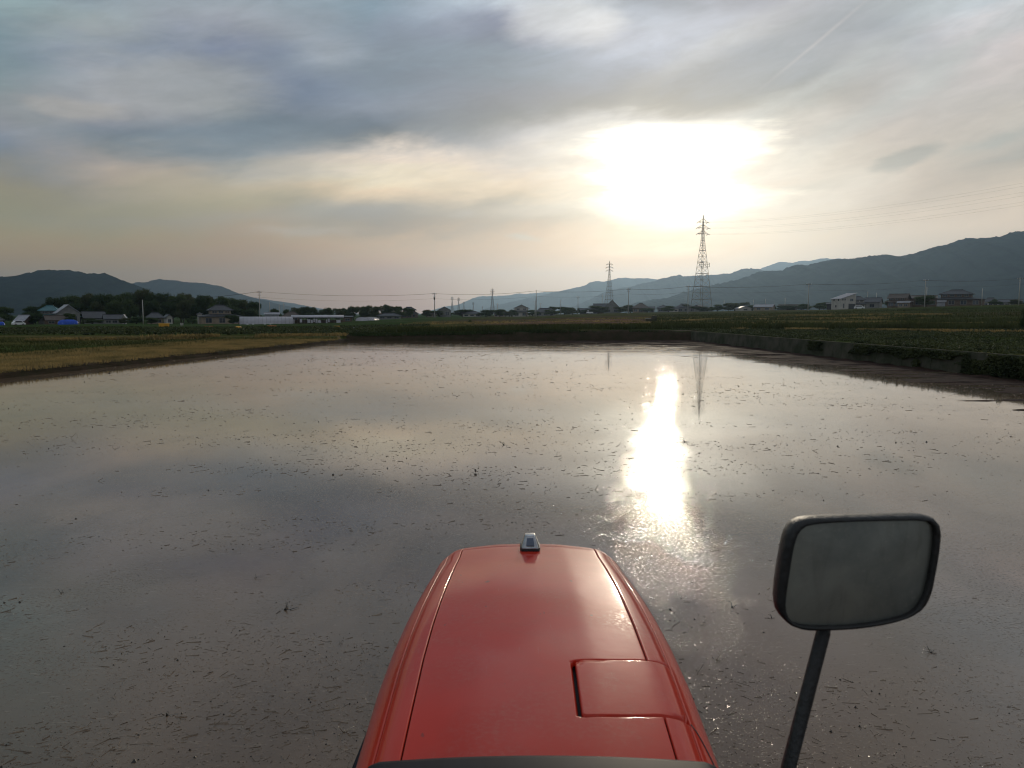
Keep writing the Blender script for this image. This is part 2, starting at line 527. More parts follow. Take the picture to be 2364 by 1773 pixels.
BASE = [(-2500, 752, 280), (-800, 752, 280), (0, 750, 285), (200, 747, 285), (500, 749, 285), (750, 745, 320), (1000, 731.5, 420), (1200, 731, 430), (1400, 723, 420),
        (1600, 719.5, 420), (1800, 716, 380), (1950, 714, 310), (2100, 708.5, 310), (2200, 706, 335), (2364, 702, 330), (3200, 690, 300), (5000, 680, 300)]
bx = [b[0] for b in BASE]
bzs = [CAMZ + (HOR - b[1]) / F * b[2] for b in BASE]
bds = [b[2] for b in BASE]


def sst(v, a, b):
    t = np.clip((v - a) / (b - a), 0, 1)
    return t * t * (3 - 2 * t)


def near_z(x, y):
    """fields next to the paddy"""
    lft = .20 + .22 * sst(y, 58.5, 59.3)
    mid = .42 + .30 * sst(x, -14, 8)
    rgt = .76 + 0 * x
    z = np.where(y > YF - .2, np.where(x < lx(np.minimum(y, YF)) - 1.0, lft, mid), 0.0)
    z = np.where((y <= YF - .2) & (x < 0), lft, z)
    z = np.where((y <= YF - .2) & (x >= 0), rgt, z)
    z = np.where((y > YF - .2) & (x > 11), .76, z)
    return z


def ground_z(x, y, raw=False):
    x = np.asarray(x, float)
    y = np.asarray(y, float)
    zn = near_z(x, y)
    yy = np.maximum(y, 1.0)
    px = CX + F * x / yy
    px = np.clip(px, -2500, 5000)
    zf = np.interp(px, bx, bzs)
    df = np.interp(px, bx, bds)
    t = np.clip((y - 75) / (df - 75), 0, 1)
    z = zn * (1 - t) + zf * t
    z = z + .10 * (fbm(x / 30, y / 30, 3, 5) - .5) * sst(y, 70, 120)
    inside = (y < YF + .25) & (x > lx(y) - .3) & (x < rx(y) + .56) & (y > -28)
    if not raw:
        z = np.where(inside, -.35, z)
    return z


def axis(parts):
    out_ = []
    for a, b, s in parts:
        out_ += list(np.arange(a, b, s))
    return np.array(out_ + [parts[-1][1]])


gx = np.concatenate([-np.geomspace(60, 9000, 46)[::-1], axis([(-59, -28, 1.2), (-28, 30, .5), (30, 59, 1.2)]), np.geomspace(60, 9000, 46)])
gy = np.concatenate([-np.geomspace(36, 3000, 14)[::-1], axis([(-34, 10, 2.2), (10, 74, .4), (74, 160, 2), (160, 480, 6)]), np.geomspace(486, 14000, 26)])
X, Y = np.meshgrid(gx, gy)
Z = ground_z(X, Y)


def lerp3(a, b, t):
    return np.asarray(a) * (1 - t[..., None]) + np.asarray(b) * t[..., None]


G_DK, G_MD, G_OL, SOIL, STRAW, PINK = (.030, .042, .016), (.052, .068, .022), (.085, .078, .03), (.10, .068, .045), (.22, .16, .065), (.17, .095, .08)


def ground_col(x, y):
    n1 = fbm(x / 9, y / 9, 4, 3)
    n2 = fbm(x / 40, y / 14, 3, 9)
    c = lerp3(G_DK, G_MD, sst(n1, .3, .7))
    c = lerp3(c, G_OL, sst(n2, .45, .7) * .8)
    off = lx(np.minimum(y, YF)) - x
    yl = (y < 57) & (x < 0)
    w = np.where(yl, sst(off + (n1 - .5) * 4, 8.5, 5.5), 0)
    c = lerp3(c, STRAW, w * .8)
    pth = sst(np.abs(y - 60.2 + (n1 - .5) * .6), .6, .3) * (x < -9)
    c = lerp3(c, (.16, .12, .075), pth * .8)
    # far strips, each its own crop
    yw = y + (n2 - .5) * 16
    pk = sst(np.abs(yw - 128), 26, 14) * sst(x, -9, 0) * sst(x, 30, 18)
    c = lerp3(c, PINK, pk)
    st = vnoise(x / 400 + 3.1, yw / 17, 21)
    c = np.where((y > 85)[..., None], lerp3(c, (.09, .08, .035), sst(st, .5, .8) * .6), c)
    c = np.where((y > 85)[..., None], lerp3(c, SOIL, sst(vnoise(x / 120 + 8, yw / 23, 33), .62, .8) * .8), c)
    lf = sst(-x, 8, 25) * sst(y, 62, 70)
    c = lerp3(c, lerp3((.03, .055, .018), (.05, .085, .035), sst(n1, .3, .7)), lf * .75)
    return c


def grid_mesh(name, X, Y, Z, material, colfn=None, parent=None, smooth=True):
    ny, nx = X.shape
    v = np.stack([X.ravel(), Y.ravel(), Z.ravel()], 1)
    i = np.arange(ny * nx).reshape(ny, nx)
    f = np.stack([i[:-1, :-1].ravel(), i[:-1, 1:].ravel(), i[1:, 1:].ravel(), i[1:, :-1].ravel()], 1)
    o = mk(name, v, f, material, parent, smooth)
    if colfn is not None:
        c = colfn(X.ravel(), Y.ravel())
        ca = o.data.color_attributes.new('tint', 'FLOAT_COLOR', 'POINT')
        ca.data.foreach_set('color', np.concatenate([c, np.ones((len(c), 1))], 1).astype(np.float32).ravel())
    return o


m_ground = mat('field_ground', (.05, .06, .03), .95, .45, 1.1, attr='tint', bump=.4, bscale=3, spec=0)
ground = grid_mesh('ground', X, Y, Z, m_ground, ground_col)
tag(ground, 'farmland of dark green and brown strips beyond the flooded paddy', kind='structure')

# ------------------------------------------------------------------ flooded paddy
mw = bpy.data.materials.new('muddy_water')
mw.use_nodes = True
t = NT(mw.node_tree)
b = mw.node_tree.nodes['Principled BSDF']
P = t.n('ShaderNodeTexCoord').outputs['Object']
patch = t.noise(t.scale(P, 1, .55, 1), .55, 5, .6, .4)
mudc = t.mix(t.ss(patch, .35, .65), (.20, .135, .09, 1), (.12, .083, .058, 1))
fine = t.noise(t.scale(P, 1, 1, 1), 26, 5, .65, .2)
pt = t.noise(P, 1.4, 4, .65, .5)
spk = t.ss(t.noise(t.scale(P, 1, 1, 1), 55, 3, .6, 1.0), .60, .72)
b.inputs['IOR'].default_value = 1.42
dashl = t.ss(t.noise(t.scale(P, .35, 1.3, 1), 34, 3, .6, 1.2), .60, .70)
dashd = t.ss(t.noise(t.scale(P, .45, 1.2, 1), 23, 4, .65, 1.5), .62, .71)
near_m = t.ss(t.sep(P)[1], 20, 5)
mudc = t.mix(t.m('MULTIPLY', t.m('MULTIPLY', dashd, near_m), .45), mudc, (.06, .042, .03, 1))
mudc = t.mix(t.m('MULTIPLY', t.m('MULTIPLY', dashl, near_m), .35), mudc, (.34, .26, .19, 1))
t.put(b.inputs['Base Color'], t.mix(t.m('MULTIPLY', spk, .35), mudc, (.20, .16, .12, 1)))
mask = t.ss(t.m('ADD', t.m('MULTIPLY', pt, .6), t.m('MULTIPLY', patch, .4)), .34, .62)
t.put(b.inputs['Roughness'], t.m('ADD', .035, t.m('MULTIPLY', t.m('MULTIPLY', mask, t.ss(t.sep(P)[1], 6.5, 2.5)), .10)))
nearf = t.m('ADD', .03, t.m('MULTIPLY', t.ss(t.sep(P)[1], 12, 3), .62))
pop = t.ss(t.noise(t.scale(P, 1, 1, 1), 48, 2, .5, .6), .58, .72)
pop2 = t.ss(t.noise(t.scale(P, 1, .6, 1), 19, 3, .6, .8), .60, .76)
hgt = t.m('ADD', t.m('MULTIPLY', t.m('MULTIPLY', t.m('ADD', pop, t.m('MULTIPLY', pop2, .45)), nearf), t.m('ADD', .12, t.m('MULTIPLY', mask, .8))), t.m('MULTIPLY', t.m('MULTIPLY', fine, mask), .05))
hgt = t.m('ADD', hgt, 0.0)
hgt = t.m('ADD', t.m('MULTIPLY', hgt, 1.0), t.m('MULTIPLY', t.m('MULTIPLY', spk, mask), .12))
hgt = t.m('ADD', hgt, t.m('MULTIPLY', t.noise(t.scale(P, .5, 1, 1), 3.0, 4, .55), .03))
bn = t.n('ShaderNodeBump')
bn.inputs['Strength'].default_value = .5
bn.inputs['Distance'].default_value = .006
t.put(bn.inputs['Height'], hgt)
rip = t.noise(t.scale(P, .22, 1.5, 1), 1.0, 3, .55, .3)
rowz = t.m('MULTIPLY', t.m('SINE', t.m('MULTIPLY', t.m('ADD', t.sep(P)[1], t.m('MULTIPLY', t.noise(t.scale(P, .1, .3, 1), 1.0, 2), 2.0)), 4.65)), t.ss(t.sep(P)[0], 1, 6))
rf = t.ss(t.sep(P)[1], 36, 52)
bn2 = t.n('ShaderNodeBump')
bn2.inputs['Strength'].default_value = 1.0
bn2.inputs['Distance'].default_value = .022
t.put(bn2.inputs['Height'], t.m('MULTIPLY', t.m('ADD', rip, t.m('MULTIPLY', rowz, .22)), rf))
t.put(bn2.inputs['Normal'], bn.outputs[0])
t.put(b.inputs['Normal'], bn2.outputs[0])
ys = [-28, 61]
wv = [(lx(-28), -28, 0), (rx(-28), -28, 0), (rx(YF), YF, 0), (lx(YF), YF, 0)]
water = mk('water', wv, [(0, 1, 2, 3)], mw)
tag(water, 'shallow muddy water of the flooded paddy mirroring the sky', kind='structure')

# low mud showing above the water along the wall and the far bank
mx_ = np.arange(-13.5, 18.5, .16)
my_ = np.arange(13.0, YF + .15, .16)
X, Y = np.meshgrid(mx_, my_)
dr = rx(Y) - X
dfb = YF - Y
streak = fbm(X / 2.6 + Y * .03, Y / .42, 5, 40)
big = fbm(X / 6, Y / 3.5, 3, 44)
lump = fbm(X / .5, Y / .35, 3, 51)
side = np.exp(-(np.maximum(dr, 0) / (2.2 + 6.0 * big)) ** 2)
far = np.exp(-(np.maximum(dfb, 0) / (3.0 + 5 * big * sst(X, -14, 2))) ** 2) * sst(X, -14, -4)
rows = .5 + .5 * np.sin(Y * 2 * math.pi / 1.35 + big * 2)
far2 = np.exp(-(np.maximum(dfb, 0) / 17.) ** 2) * sst(X, 1.5, 5) * (rows ** 3) * .62
h = -.075 + np.maximum(.10 * side, .055 * far) + .12 * far2 + .15 * (streak - .5) + .03 * (lump - .5)
h = np.where(dr < 0, -.2, h)
m_mud = mat('wet_mud', (.052, .030, .023), .75, .45, 2.5, bump=1, bscale=9, col2=(.022, .014, .011), spec=.04)
mud = grid_mesh('mud', X, Y, h, m_mud)
tag(mud, 'ridges of wet brown mud breaking the water by wall and far bank', kind='structure')


def strip(name, pts, prof, material, seed=0, amp=.03, n=None, closed=False):
    """loft a bank profile [(offset outward, z)] along a polyline, with an uneven surface"""
    v, f = [], []
    P2 = [Vector((p[0], p[1], 0)) for p in pts]
    L = [0]
    for a, c in zip(P2[:-1], P2[1:]):
        L.append(L[-1] + (c - a).length)
    N = n or int(L[-1] / .25)
    for i in range(N + 1):
        s = L[-1] * i / N
        k = max(j for j in range(len(L)) if L[j] <= s + 1e-9)
        k = min(k, len(P2) - 2)
        tt = (s - L[k]) / (L[k + 1] - L[k])
        p = P2[k].lerp(P2[k + 1], tt)
        d = (P2[k + 1] - P2[k]).normalized()
        nrm = Vector((-d.y, d.x, 0))
        for j, (o_, z_) in enumerate(prof):
            w1 = (float(vnoise(s / .6, j * 3.3, seed)) - .5) + .6 * (float(vnoise(s / .22, j * 7.3, seed + 5)) - .5)
            w2 = (float(vnoise(s / .9 + 50, j * 3.3, seed)) - .5)
            q_ = p + nrm * (o_ + amp * 2.5 * w1)
            v.append((q_.x, q_.y, z_ + amp * 1.4 * w2))
    m_ = len(prof)
    for i in range(N):
        for j in range(m_ - 1):
            a = i * m_ + j
            f.append((a, a + 1, a + m_ + 1, a + m_))
    return mk(name, v, f, material, None, True)


bank_l = strip('earth_bank', [(lx(-28), -28), (lx(YF - .2), YF - .2)], [(-.10, -.2), (-.02, .02), (.02, .09), (.05, .15), (.14, .20), (.6, .215), (1.2, .20), (1.6, .02)], M['bank'], 3, .04)
tag(bank_l, 'low dark earth bank with straw grass along the left water edge', kind='structure')
bank_f = strip('earth_bank', [(lx(YF) - 1, YF), (rx(YF) + 1.4, YF)], [(-.12, -.2), (-.03, .02), (.06, .2), (.2, .38), (.5, .47), (1.0, .46), (2.2, .43), (3.0, .1)], M['bank'], 9, .06)
for vv in bank_f.data.vertices:
    if vv.co.z > .05:
        vv.co.z *= 1 + .75 * float(sst(np.array(vv.co.x), -12, 9))
tag(bank_f, 'dark earth bank closing the far end of the flooded paddy', kind='structure')

# concrete retaining wall on the right, cast in panels
wl = MB()
y0 = -28.0
k = 0
ex_, ey_ = np.meshgrid(np.linspace(0, 1, 8), np.linspace(-28, YF + 1.2, 140))
tz = grid_mesh('ground', rx(ey_) + .13 + ex_ * 1.5, ey_, .768 + .03 * (vnoise(ex_ * 5, ey_ * 2, 3) - .5) - .3 * (ex_ > .99), m_ground, ground_col)
tag(tz, 'grassy edge of the raised field behind the concrete wall', kind='structure')
while y0 < YF + .5:
    y1 = y0 + 2.0
    for (ya, yb) in ((y0 + .012, y1 - .012),):
        n_ = len(wl.v)
        tp = .79
        for y_ in (ya, yb):
            x_ = rx(y_)
            wl.v += [(x_ - .10, y_, -.3), (x_ + .02, y_, tp), (x_ + .15, y_, tp), (x_ + .15, y_, -.3)]
        wl.f += [(n_, n_ + 1, n_ + 5, n_ + 4), (n_ + 1, n_ + 2, n_ + 6, n_ + 5), (n_ + 2, n_ + 3, n_ + 7, n_ + 6), (n_, n_ + 3, n_ + 2, n_ + 1), (n_ + 4, n_ + 5, n_ + 6, n_ + 7)]
    y0 = y1
wall = wl.build('retaining_wall', M['concrete'])
tag(wall, 'long low weathered concrete wall holding up the field right of the paddy', 'wall')


# ------------------------------------------------------------------ grass, crops, debris
def blades(name, x, y, z, hgt, wid, material, lean=.5, seed=1):
    r_ = np.random.default_rng(seed)
    n_ = len(x)
    a = r_.uniform(0, 2 * np.pi, n_)
    la = r_.uniform(0, 2 * np.pi, n_)
    ll = r_.uniform(.1, 1, n_) * lean * hgt
    ux, uy = np.cos(a) * wid / 2, np.sin(a) * wid / 2
    v = np.zeros((n_, 4, 3))
    v[:, 0] = np.stack([x - ux, y - uy, z - .03], 1)
    v[:, 1] = np.stack([x + ux, y + uy, z - .03], 1)
    tx_, ty_ = x + np.cos(la) * ll, y + np.sin(la) * ll
    v[:, 2] = np.stack([tx_ + ux * .25, ty_ + uy * .25, z + hgt], 1)
    v[:, 3] = np.stack([tx_ - ux * .25, ty_ - uy * .25, z + hgt * .97], 1)
    f = np.arange(n_ * 4).reshape(n_, 4)
    o = mk(name, v.reshape(-1, 3), f, material)
    return o


def leafclump(name, x, y, z, rad, material, per=7, leaf=.10, seed=1, flat=.7):
    r_ = np.random.default_rng(seed)
    n_ = len(x)
    N = n_ * per
    cx, cy, cz, cr = (np.repeat(q_, per) for q_ in (x, y, z, rad))
    d = r_.normal(size=(N, 3))
    d /= np.linalg.norm(d, axis=1)[:, None]
    d[:, 2] = np.abs(d[:, 2])
    c = np.stack([cx + d[:, 0] * cr * .8, cy + d[:, 1] * cr * .8, cz + d[:, 2] * cr * flat], 1)
    u = r_.normal(size=(N, 3))
    u /= np.linalg.norm(u, axis=1)[:, None]
    w = np.cross(u, d)
    w /= np.linalg.norm(w, axis=1)[:, None] + 1e-9
    s = (leaf * r_.uniform(.6, 1.4, N))[:, None]
    v = np.stack([c - u * s, c - w * s * .5, c + u * s, c + w * s * .5], 1)
    return mk(name, v.reshape(-1, 3), np.arange(N * 4).reshape(N, 4), material)


def scatter(n, xf, y0, y1, seed, p=1.0):
    r_ = np.random.default_rng(seed)
    y = y0 + (y1 - y0) * r_.random(n) ** p
    x = xf(y, r_)
    return x, y


# straw-coloured grass on the left strip
x, y = scatter(70000, lambda y, r: lx(y) - .02 - r.random(len(y)) ** 1.1 * 8.8, 17, 59, 11)
keep = fbm(x / 2.2, y / 1.6, 3, 61) + rng.random(len(x)) * .25 > .46
x, y = x[keep], y[keep]
tag(blades('grass', x, y, ground_z(x, y, True), rng.uniform(.04, .13, len(x)), .03, M['grass_y'], 1.0, 2), 'golden straw grass on the strip left of the water', kind='stuff')
x, y = scatter(30000, lambda y, r: lx(y) - 6.5 - r.random(len(y)) * 28, 20, 59, 12)
keep = fbm(x / 3, y / 2, 3, 62) > .44
x, y = x[keep], y[keep]
tag(blades('grass', x, y, ground_z(x, y, True), rng.uniform(.04, .16, len(x)), .05, M['grass_g'], .9, 3), 'dark green grass on the slope behind the golden strip', kind='stuff')
# weeds along the far bank
x, y = scatter(22000, lambda y, r: lx(YF) - 1 + r.random(len(y)) * (rx(YF) - lx(YF) + 3), YF + .05, YF + 4.0, 13)
keep = fbm(x / 1.7, y, 3, 63) > .47
x, y = x[keep], y[keep]
zb = .44 * (1 + .75 * sst(x, -12, 9))
tag(blades('grass', x, y, zb - .03, rng.uniform(.04, .26, len(x)) * (1 - .6 * sst(x, 2, 8)), .06, M['grass_d'], .7, 4), 'low weeds growing along the top of the far bank', kind='stuff')
# band of tall dark grass beyond the far bank
x, y = scatter(60000, lambda y, r: -14 + r.random(len(y)) * 130, 71, 79, 14)
keep = fbm(x / 5, y / 2, 3, 64) + .4 * sst(x, -14, 0) > .60
x, y = x[keep], y[keep]
tag(blades('tall_grass', x, y, ground_z(x, y, True), rng.uniform(.25, .55, len(x)), .07, M['grass_g'], .5, 5), 'band of tall dark green grass across the field behind the far bank', kind='stuff')
# vegetable rows in the left fields and rough growth in the right ones
x, y = scatter(9000, lambda y, r: -12 - r.random(len(y)) * 85, 64, 118, 15)
y = np.round(y / 1.6) * 1.6 + rng.normal(0, .12, len(y))
tag(leafclump('crop', x, y, ground_z(x, y, True), rng.uniform(.18, .38, len(x)), M['crop'], 7, .15, 6), 'rows of leafy vegetables in the dark field at left', kind='stuff')
x, y = scatter(15000, lambda y, r: rx(y) + .35 + r.random(len(y)) ** 1.25 * (22 + y * .55), 13, 69, 16, .9)
keep = fbm(x / 2.4, y / 1.5, 3, 66) > .40
x, y = x[keep], y[keep]
tag(leafclump('crop', x, y, ground_z(x, y, True) - .02, rng.uniform(.10, .25, len(x)), M['crop'], 10, .07, 7, .75), 'low leafy crop covering the raised field right of the wall', kind='stuff')
x, y = scatter(60000, lambda y, r: y * (.18 + r.random(len(y)) * .62), 84, 240, 17, 1.4)
keep = fbm(x / 14, y / 5, 3, 67) > .50
x, y = x[keep], y[keep]
tag(blades('tall_grass', x, y, ground_z(x, y, True), rng.uniform(.12, .42, len(x)), .10, M['grass_g'], .6, 8), 'patches of rough green grass in the far right fields', kind='stuff')
x, y = scatter(12000, lambda y, r: y * (-.12 + r.random(len(y)) * .55), 96, 190, 18, 1.0)
keep = fbm(x / 25, y / 8, 3, 69) > .5
x, y = x[keep], y[keep]
y = y // 31 * 31 + (y % 31) * .10
tag(blades('dry_grass', x, y, ground_z(x, y, True), rng.uniform(.12, .3, len(x)), .10, M['grass_y'], .5, 9), 'pale dry grass along the edges of the far field strips', kind='stuff')
# weeds hanging on and sprouting at the wall
x, y = scatter(14000, lambda y, r: rx(y) - .10 - r.random(len(y)) * .1, 13, 42, 19, 1.5)
zz = rng.random(len(x)) ** .8 * .72
keep = (fbm(y / 1.6, zz * 3, 3, 68) > .46 - .14 * (y < 28)) & ((y < 31) | (zz > .30))
x, y, zz = x[keep], y[keep], zz[keep]
x = x + zz * .14
tag(leafclump('weeds', x, y, zz, np.full(len(x), .07), M['crop'], 6, .045, 10), 'green weeds hanging over and clinging to the concrete wall', kind='stuff')

# straw bits and clods lying on the mud
def debris(n, seed):
    r_ = np.random.default_rng(seed)
    y = np.exp(r_.uniform(np.log(2.2), np.log(56), n))
    x = (r_.random(n) * 1.75 - .95) * (y * .80 + .6)
    k_ = (x > lx(y) + .15) & (x < rx(y) - .2)
    pat = fbm(x / 2.2 + y * .35, y / .7, 4, 71) + .5 * (fbm(x / 6, y / 4, 2, 77) - .5)
    k_ &= (pat + r_.random(n) * .30 > np.where(y < 9, .79, .73)) | (r_.random(n) < .035)
    return x[k_], y[k_], r_


x, y, r_ = debris(60000, 5)
n_ = len(x)
a = r_.normal(0.15, .75, n_)
ln = np.exp(np.clip(r_.normal(math.log(.009), .95, n_), -9, -2.5)) * (1 + y * .045)
th = (.0005 + .0006 * r_.random(n_)) * (1 + y * .08)
up = np.where(r_.random(n_) < .03, r_.uniform(.2, .9, n_), r_.uniform(-.02, .06, n_)) * ln
dxy = np.stack([np.cos(a), np.sin(a)], 1) * ln[:, None] / 2
nx_ = np.stack([-np.sin(a), np.cos(a)], 1) * th[:, None]
v = np.zeros((n_, 6, 3))
for j, (sg, e) in enumerate(((-1, -1), (-1, 1), (1, -1), (1, 1))):
    v[:, j, 0] = x + sg * dxy[:, 0] + e * nx_[:, 0]
    v[:, j, 1] = y + sg * dxy[:, 1] + e * nx_[:, 1]
    v[:, j, 2] = -.002 + (up if sg > 0 else 0)
for j, sg in ((4, -1), (5, 1)):
    v[:, j, 0] = x + sg * dxy[:, 0]
    v[:, j, 1] = y + sg * dxy[:, 1]
    v[:, j, 2] = th * 2.0 + (up if sg > 0 else 0)
bse = (np.arange(n_) * 6)[:, None]
tri = np.array([[0, 2, 5, 4], [1, 4, 5, 3], [0, 1, 3, 2]])
f = (bse[:, None, :] + tri[None]).reshape(-1, 4)
tag(mk('straw_debris', v.reshape(-1, 3), f, M['straw']), 'scattered bits of wet straw lying all over the muddy water', kind='stuff')

x, y, r_ = debris(5000, 8)
n_ = len(x)
rad = np.exp(r_.normal(math.log(.0028), .45, n_)) * (1 + y * .08)
octv = np.array([(1, 0, 0), (0, 1, 0), (-1, 0, 0), (0, -1, 0), (0, 0, 1.1), (0, 0, -.4)])
rot = r_.uniform(0, 6.28, n_)
jit = r_.uniform(.6, 1.4, (n_, 6, 1))
vv = octv[None] * jit * rad[:, None, None]
vx = vv[..., 0] * np.cos(rot)[:, None] - vv[..., 1] * np.sin(rot)[:, None]
vy = vv[..., 0] * np.sin(rot)[:, None] + vv[..., 1] * np.cos(rot)[:, None]
v = np.stack([vx + x[:, None], vy + y[:, None], vv[..., 2]], 2)
tri = np.array([[0, 1, 4], [1, 2, 4], [2, 3, 4], [3, 0, 4], [1, 0, 5], [2, 1, 5], [3, 2, 5], [0, 3, 5]])
f = ((np.arange(n_) * 6)[:, None, None] + tri[None]).reshape(-1, 3)
tag(mk('mud_clods', v.reshape(-1, 3), f, M['clod']), 'small dark mud clods poking out of the shallow water', kind='stuff')

# a few larger pieces of stubble standing out of the water, each its own thing
STUB = [(659, 1408, 'forked dark rice stub with splayed stalks, left of the bonnet', 5, .10), (588, 1334, 'small hooked stalk sticking up, left of the bonnet nose', 3, .06),
        (795, 1690, 'pale bent straw stalk close to the left rear of the bonnet', 4, .07), (386, 1652, 'dark upright stalk low in the left part of the water', 3, .07),
        (1782, 1428, 'dark muddy root clump just left of the mirror', 6, .05), (1690, 1402, 'two thin dark stalks lying between bonnet and mirror', 3, .08),
        (1098, 1096, 'dark splayed root clump in the middle distance', 6, .10), (1163, 1027, 'dark round clod with a stalk, above the bonnet nose', 4, .10),
        (2150, 1507, 'tangled dark stub right below the mirror', 5, .06), (142, 1370, 'thin upright stalk with its shadow far at left', 3, .06),
        (1580, 1020, 'dark branching stalk at the right edge of the sun glint', 6, .13), (1655, 1522, 'wet pale straw bundle right of the fuel lid', 5, .06)]
for k_, (px_, py_, lb_, nst, sz) in enumerate(STUB):
    p_ = unp(px_, py_, 0)
    r3 = random.Random(k_ + 3)
    sb = MB()
    for j in range(nst):
        a_ = r3.uniform(0, 6.28)
        l_ = sz * r3.uniform(.5, 1.1)
        h_ = sz * (r3.uniform(.3, .9) if j == 0 else r3.uniform(.0, .35))
        w0 = sz * .03
        sb.tube([(0, 0, -.01), (math.cos(a_) * l_ * .5, math.sin(a_) * l_ * .5, h_ * .8), (math.cos(a_ + .4) * l_, math.sin(a_ + .4) * l_, h_ * .6)], [w0, w0 * .8, w0 * .5], 5)
    sb.tube([(-sz * .12, 0, -.01), (0, 0, sz * .10), (sz * .12, 0, -.01)], [sz * .08, sz * .10, sz * .05], 6)
    o_ = sb.build('rice_stubble', M['straw'] if 'pale' in lb_ else M['clod'], None, True)
    o_.location = (p_.x, p_.y, 0)
    tag(o_, lb_, 'stubble', 'larger pieces of stubble in the water')


def ground_hit(px, py):
    """where the line of sight through a photo pixel meets the land"""
    v_ = ray(px, py)
    Ys = np.geomspace(30, 600, 900)
    xs__ = v_[0] / v_[1] * Ys
    zs__ = CAMZ + v_[2] / v_[1] * Ys
    d_ = zs__ - ground_z(xs__, Ys, True)
    k_ = np.argmax(d_ < 0) if (d_ < 0).any() else len(Ys) - 1
    return xs__[k_], Ys[k_]


gxs, gys = [], []
rl = np.random.default_rng(99)
for line, n_ in (([(1640, 757), (1900, 753), (2364, 747)], 4200), ([(1700, 761), (1900, 763), (2364, 768)], 2600), ([(1480, 747), (1650, 738), (1900, 737.5), (2150, 737)], 4200),
                 ([(1800, 729), (2000, 728), (2230, 727)], 3600), ([(60, 787), (400, 783), (620, 779), (800, 775)], 3600), ([(1000, 746), (1250, 745), (1480, 743)], 2200)):
    hp = [ground_hit(*p) for p in line]
    L_ = [math.hypot(b_[0] - a[0], b_[1] - a[1]) for a, b_ in zip(hp, hp[1:])]
    for (a, b_, l_) in zip(hp, hp[1:], L_):
        k_ = int(n_ * l_ / sum(L_))
        s_ = rl.random(k_)
        wig = (vnoise(s_ * l_ / 4, s_ * 0, 5) - .5) * 1.2
        gxs.append(a[0] + (b_[0] - a[0]) * s_ + rl.normal(0, .15, k_))
        gys.append(a[1] + (b_[1] - a[1]) * s_ + rl.normal(0, .28, k_) + wig)
x, y = np.concatenate(gxs), np.concatenate(gys)
keep = fbm(x / 3, y / 3, 3, 70) > .40
x, y = x[keep], y[keep]
tag(blades('dry_grass', x, y, ground_z(x, y, True), rng.uniform(.08, .22, len(x)) * (1 + y / 300), .10, M['grass_y'], .8, 12), 'thin pale lines of dry grass along the field paths and ledges', kind='stuff')

# ------------------------------------------------------------------ hills
m_hill = mat('forested_hill', (.018, .032, .026), .95, .35, .02, spec=0, col2=(.006, .012, .012))  # some blue of the distant haze is put into this base colour


def hill(label, pts, D, depth, seed, bump=1.0):
    pts = sorted(pts)
    xs = np.arange(pts[0][0], pts[-1][0] + .1, 2.5 if D < 5000 else 4)
    ys = np.interp(xs, [p[0] for p in pts], [p[1] for p in pts])
    tn = (xs - CX) / F
    ridge = (HOR - ys) / F * D + CAMZ
    jag = (vnoise(xs / 5, xs * 0, seed) - .5) * 1.0 + (vnoise(xs / 2.3, xs * 0 + 4, seed + 3) - .5) * .8
    spike = np.maximum(0, vnoise(xs / 3.1, xs * 0 + 9, seed + 8) - .72) * 5
    ridge = ridge + (jag + spike) * bump * D / F * 1.7
    rows = [-1, -.86, -.7, -.55, -.4, -.27, -.16, -.08, -.03, 0, .05, .15, .35, 1]
    X, Y, Z = [], [], []
    for k_, r_ in enumerate(rows):
        yy = D + r_ * depth
        x_ = tn * (D + r_ * depth * .25)
        prof = max(0, 1 - abs(r_)) ** 1.15
        spur = (fbm(xs / 60 + k_ * .15, np.full_like(xs, k_ * .5), 3, seed + 31) - .5) * .30 * math.sin(math.pi * min(1, abs(r_) ** .7))
        X.append(x_)
        Y.append(np.full_like(xs, yy) + (fbm(xs / 40, xs * 0, 2, seed) - .5) * depth * .15)
        Z.append(-5 + (ridge + 5) * np.clip(prof + spur * (abs(r_) > 0), 0, .995 if r_ else 1))
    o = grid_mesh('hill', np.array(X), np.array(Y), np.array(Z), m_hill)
    tag(o, label, kind='structure')
    return o


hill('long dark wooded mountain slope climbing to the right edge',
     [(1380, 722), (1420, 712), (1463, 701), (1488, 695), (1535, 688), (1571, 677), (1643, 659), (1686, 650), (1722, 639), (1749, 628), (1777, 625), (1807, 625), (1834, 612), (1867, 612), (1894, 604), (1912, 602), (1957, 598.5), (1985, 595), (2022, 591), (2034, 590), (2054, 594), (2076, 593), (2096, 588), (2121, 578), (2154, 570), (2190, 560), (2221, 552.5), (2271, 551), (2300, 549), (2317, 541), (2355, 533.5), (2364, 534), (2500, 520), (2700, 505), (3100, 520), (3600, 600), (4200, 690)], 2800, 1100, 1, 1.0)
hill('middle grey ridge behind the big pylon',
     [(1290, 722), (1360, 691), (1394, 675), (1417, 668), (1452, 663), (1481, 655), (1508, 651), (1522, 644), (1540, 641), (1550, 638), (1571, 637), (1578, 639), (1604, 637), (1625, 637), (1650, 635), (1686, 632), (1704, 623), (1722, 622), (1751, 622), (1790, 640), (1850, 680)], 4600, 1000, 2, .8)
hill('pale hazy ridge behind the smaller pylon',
     [(1090, 722), (1150, 704), (1212, 690), (1260, 680), (1300, 671), (1322, 666), (1347, 661), (1358, 654), (1376, 650), (1394, 651), (1412, 647), (1423, 643), (1441, 642), (1463, 644), (1495, 644), (1517, 645), (1560, 665), (1650, 700)], 6400, 1000, 3, .5)
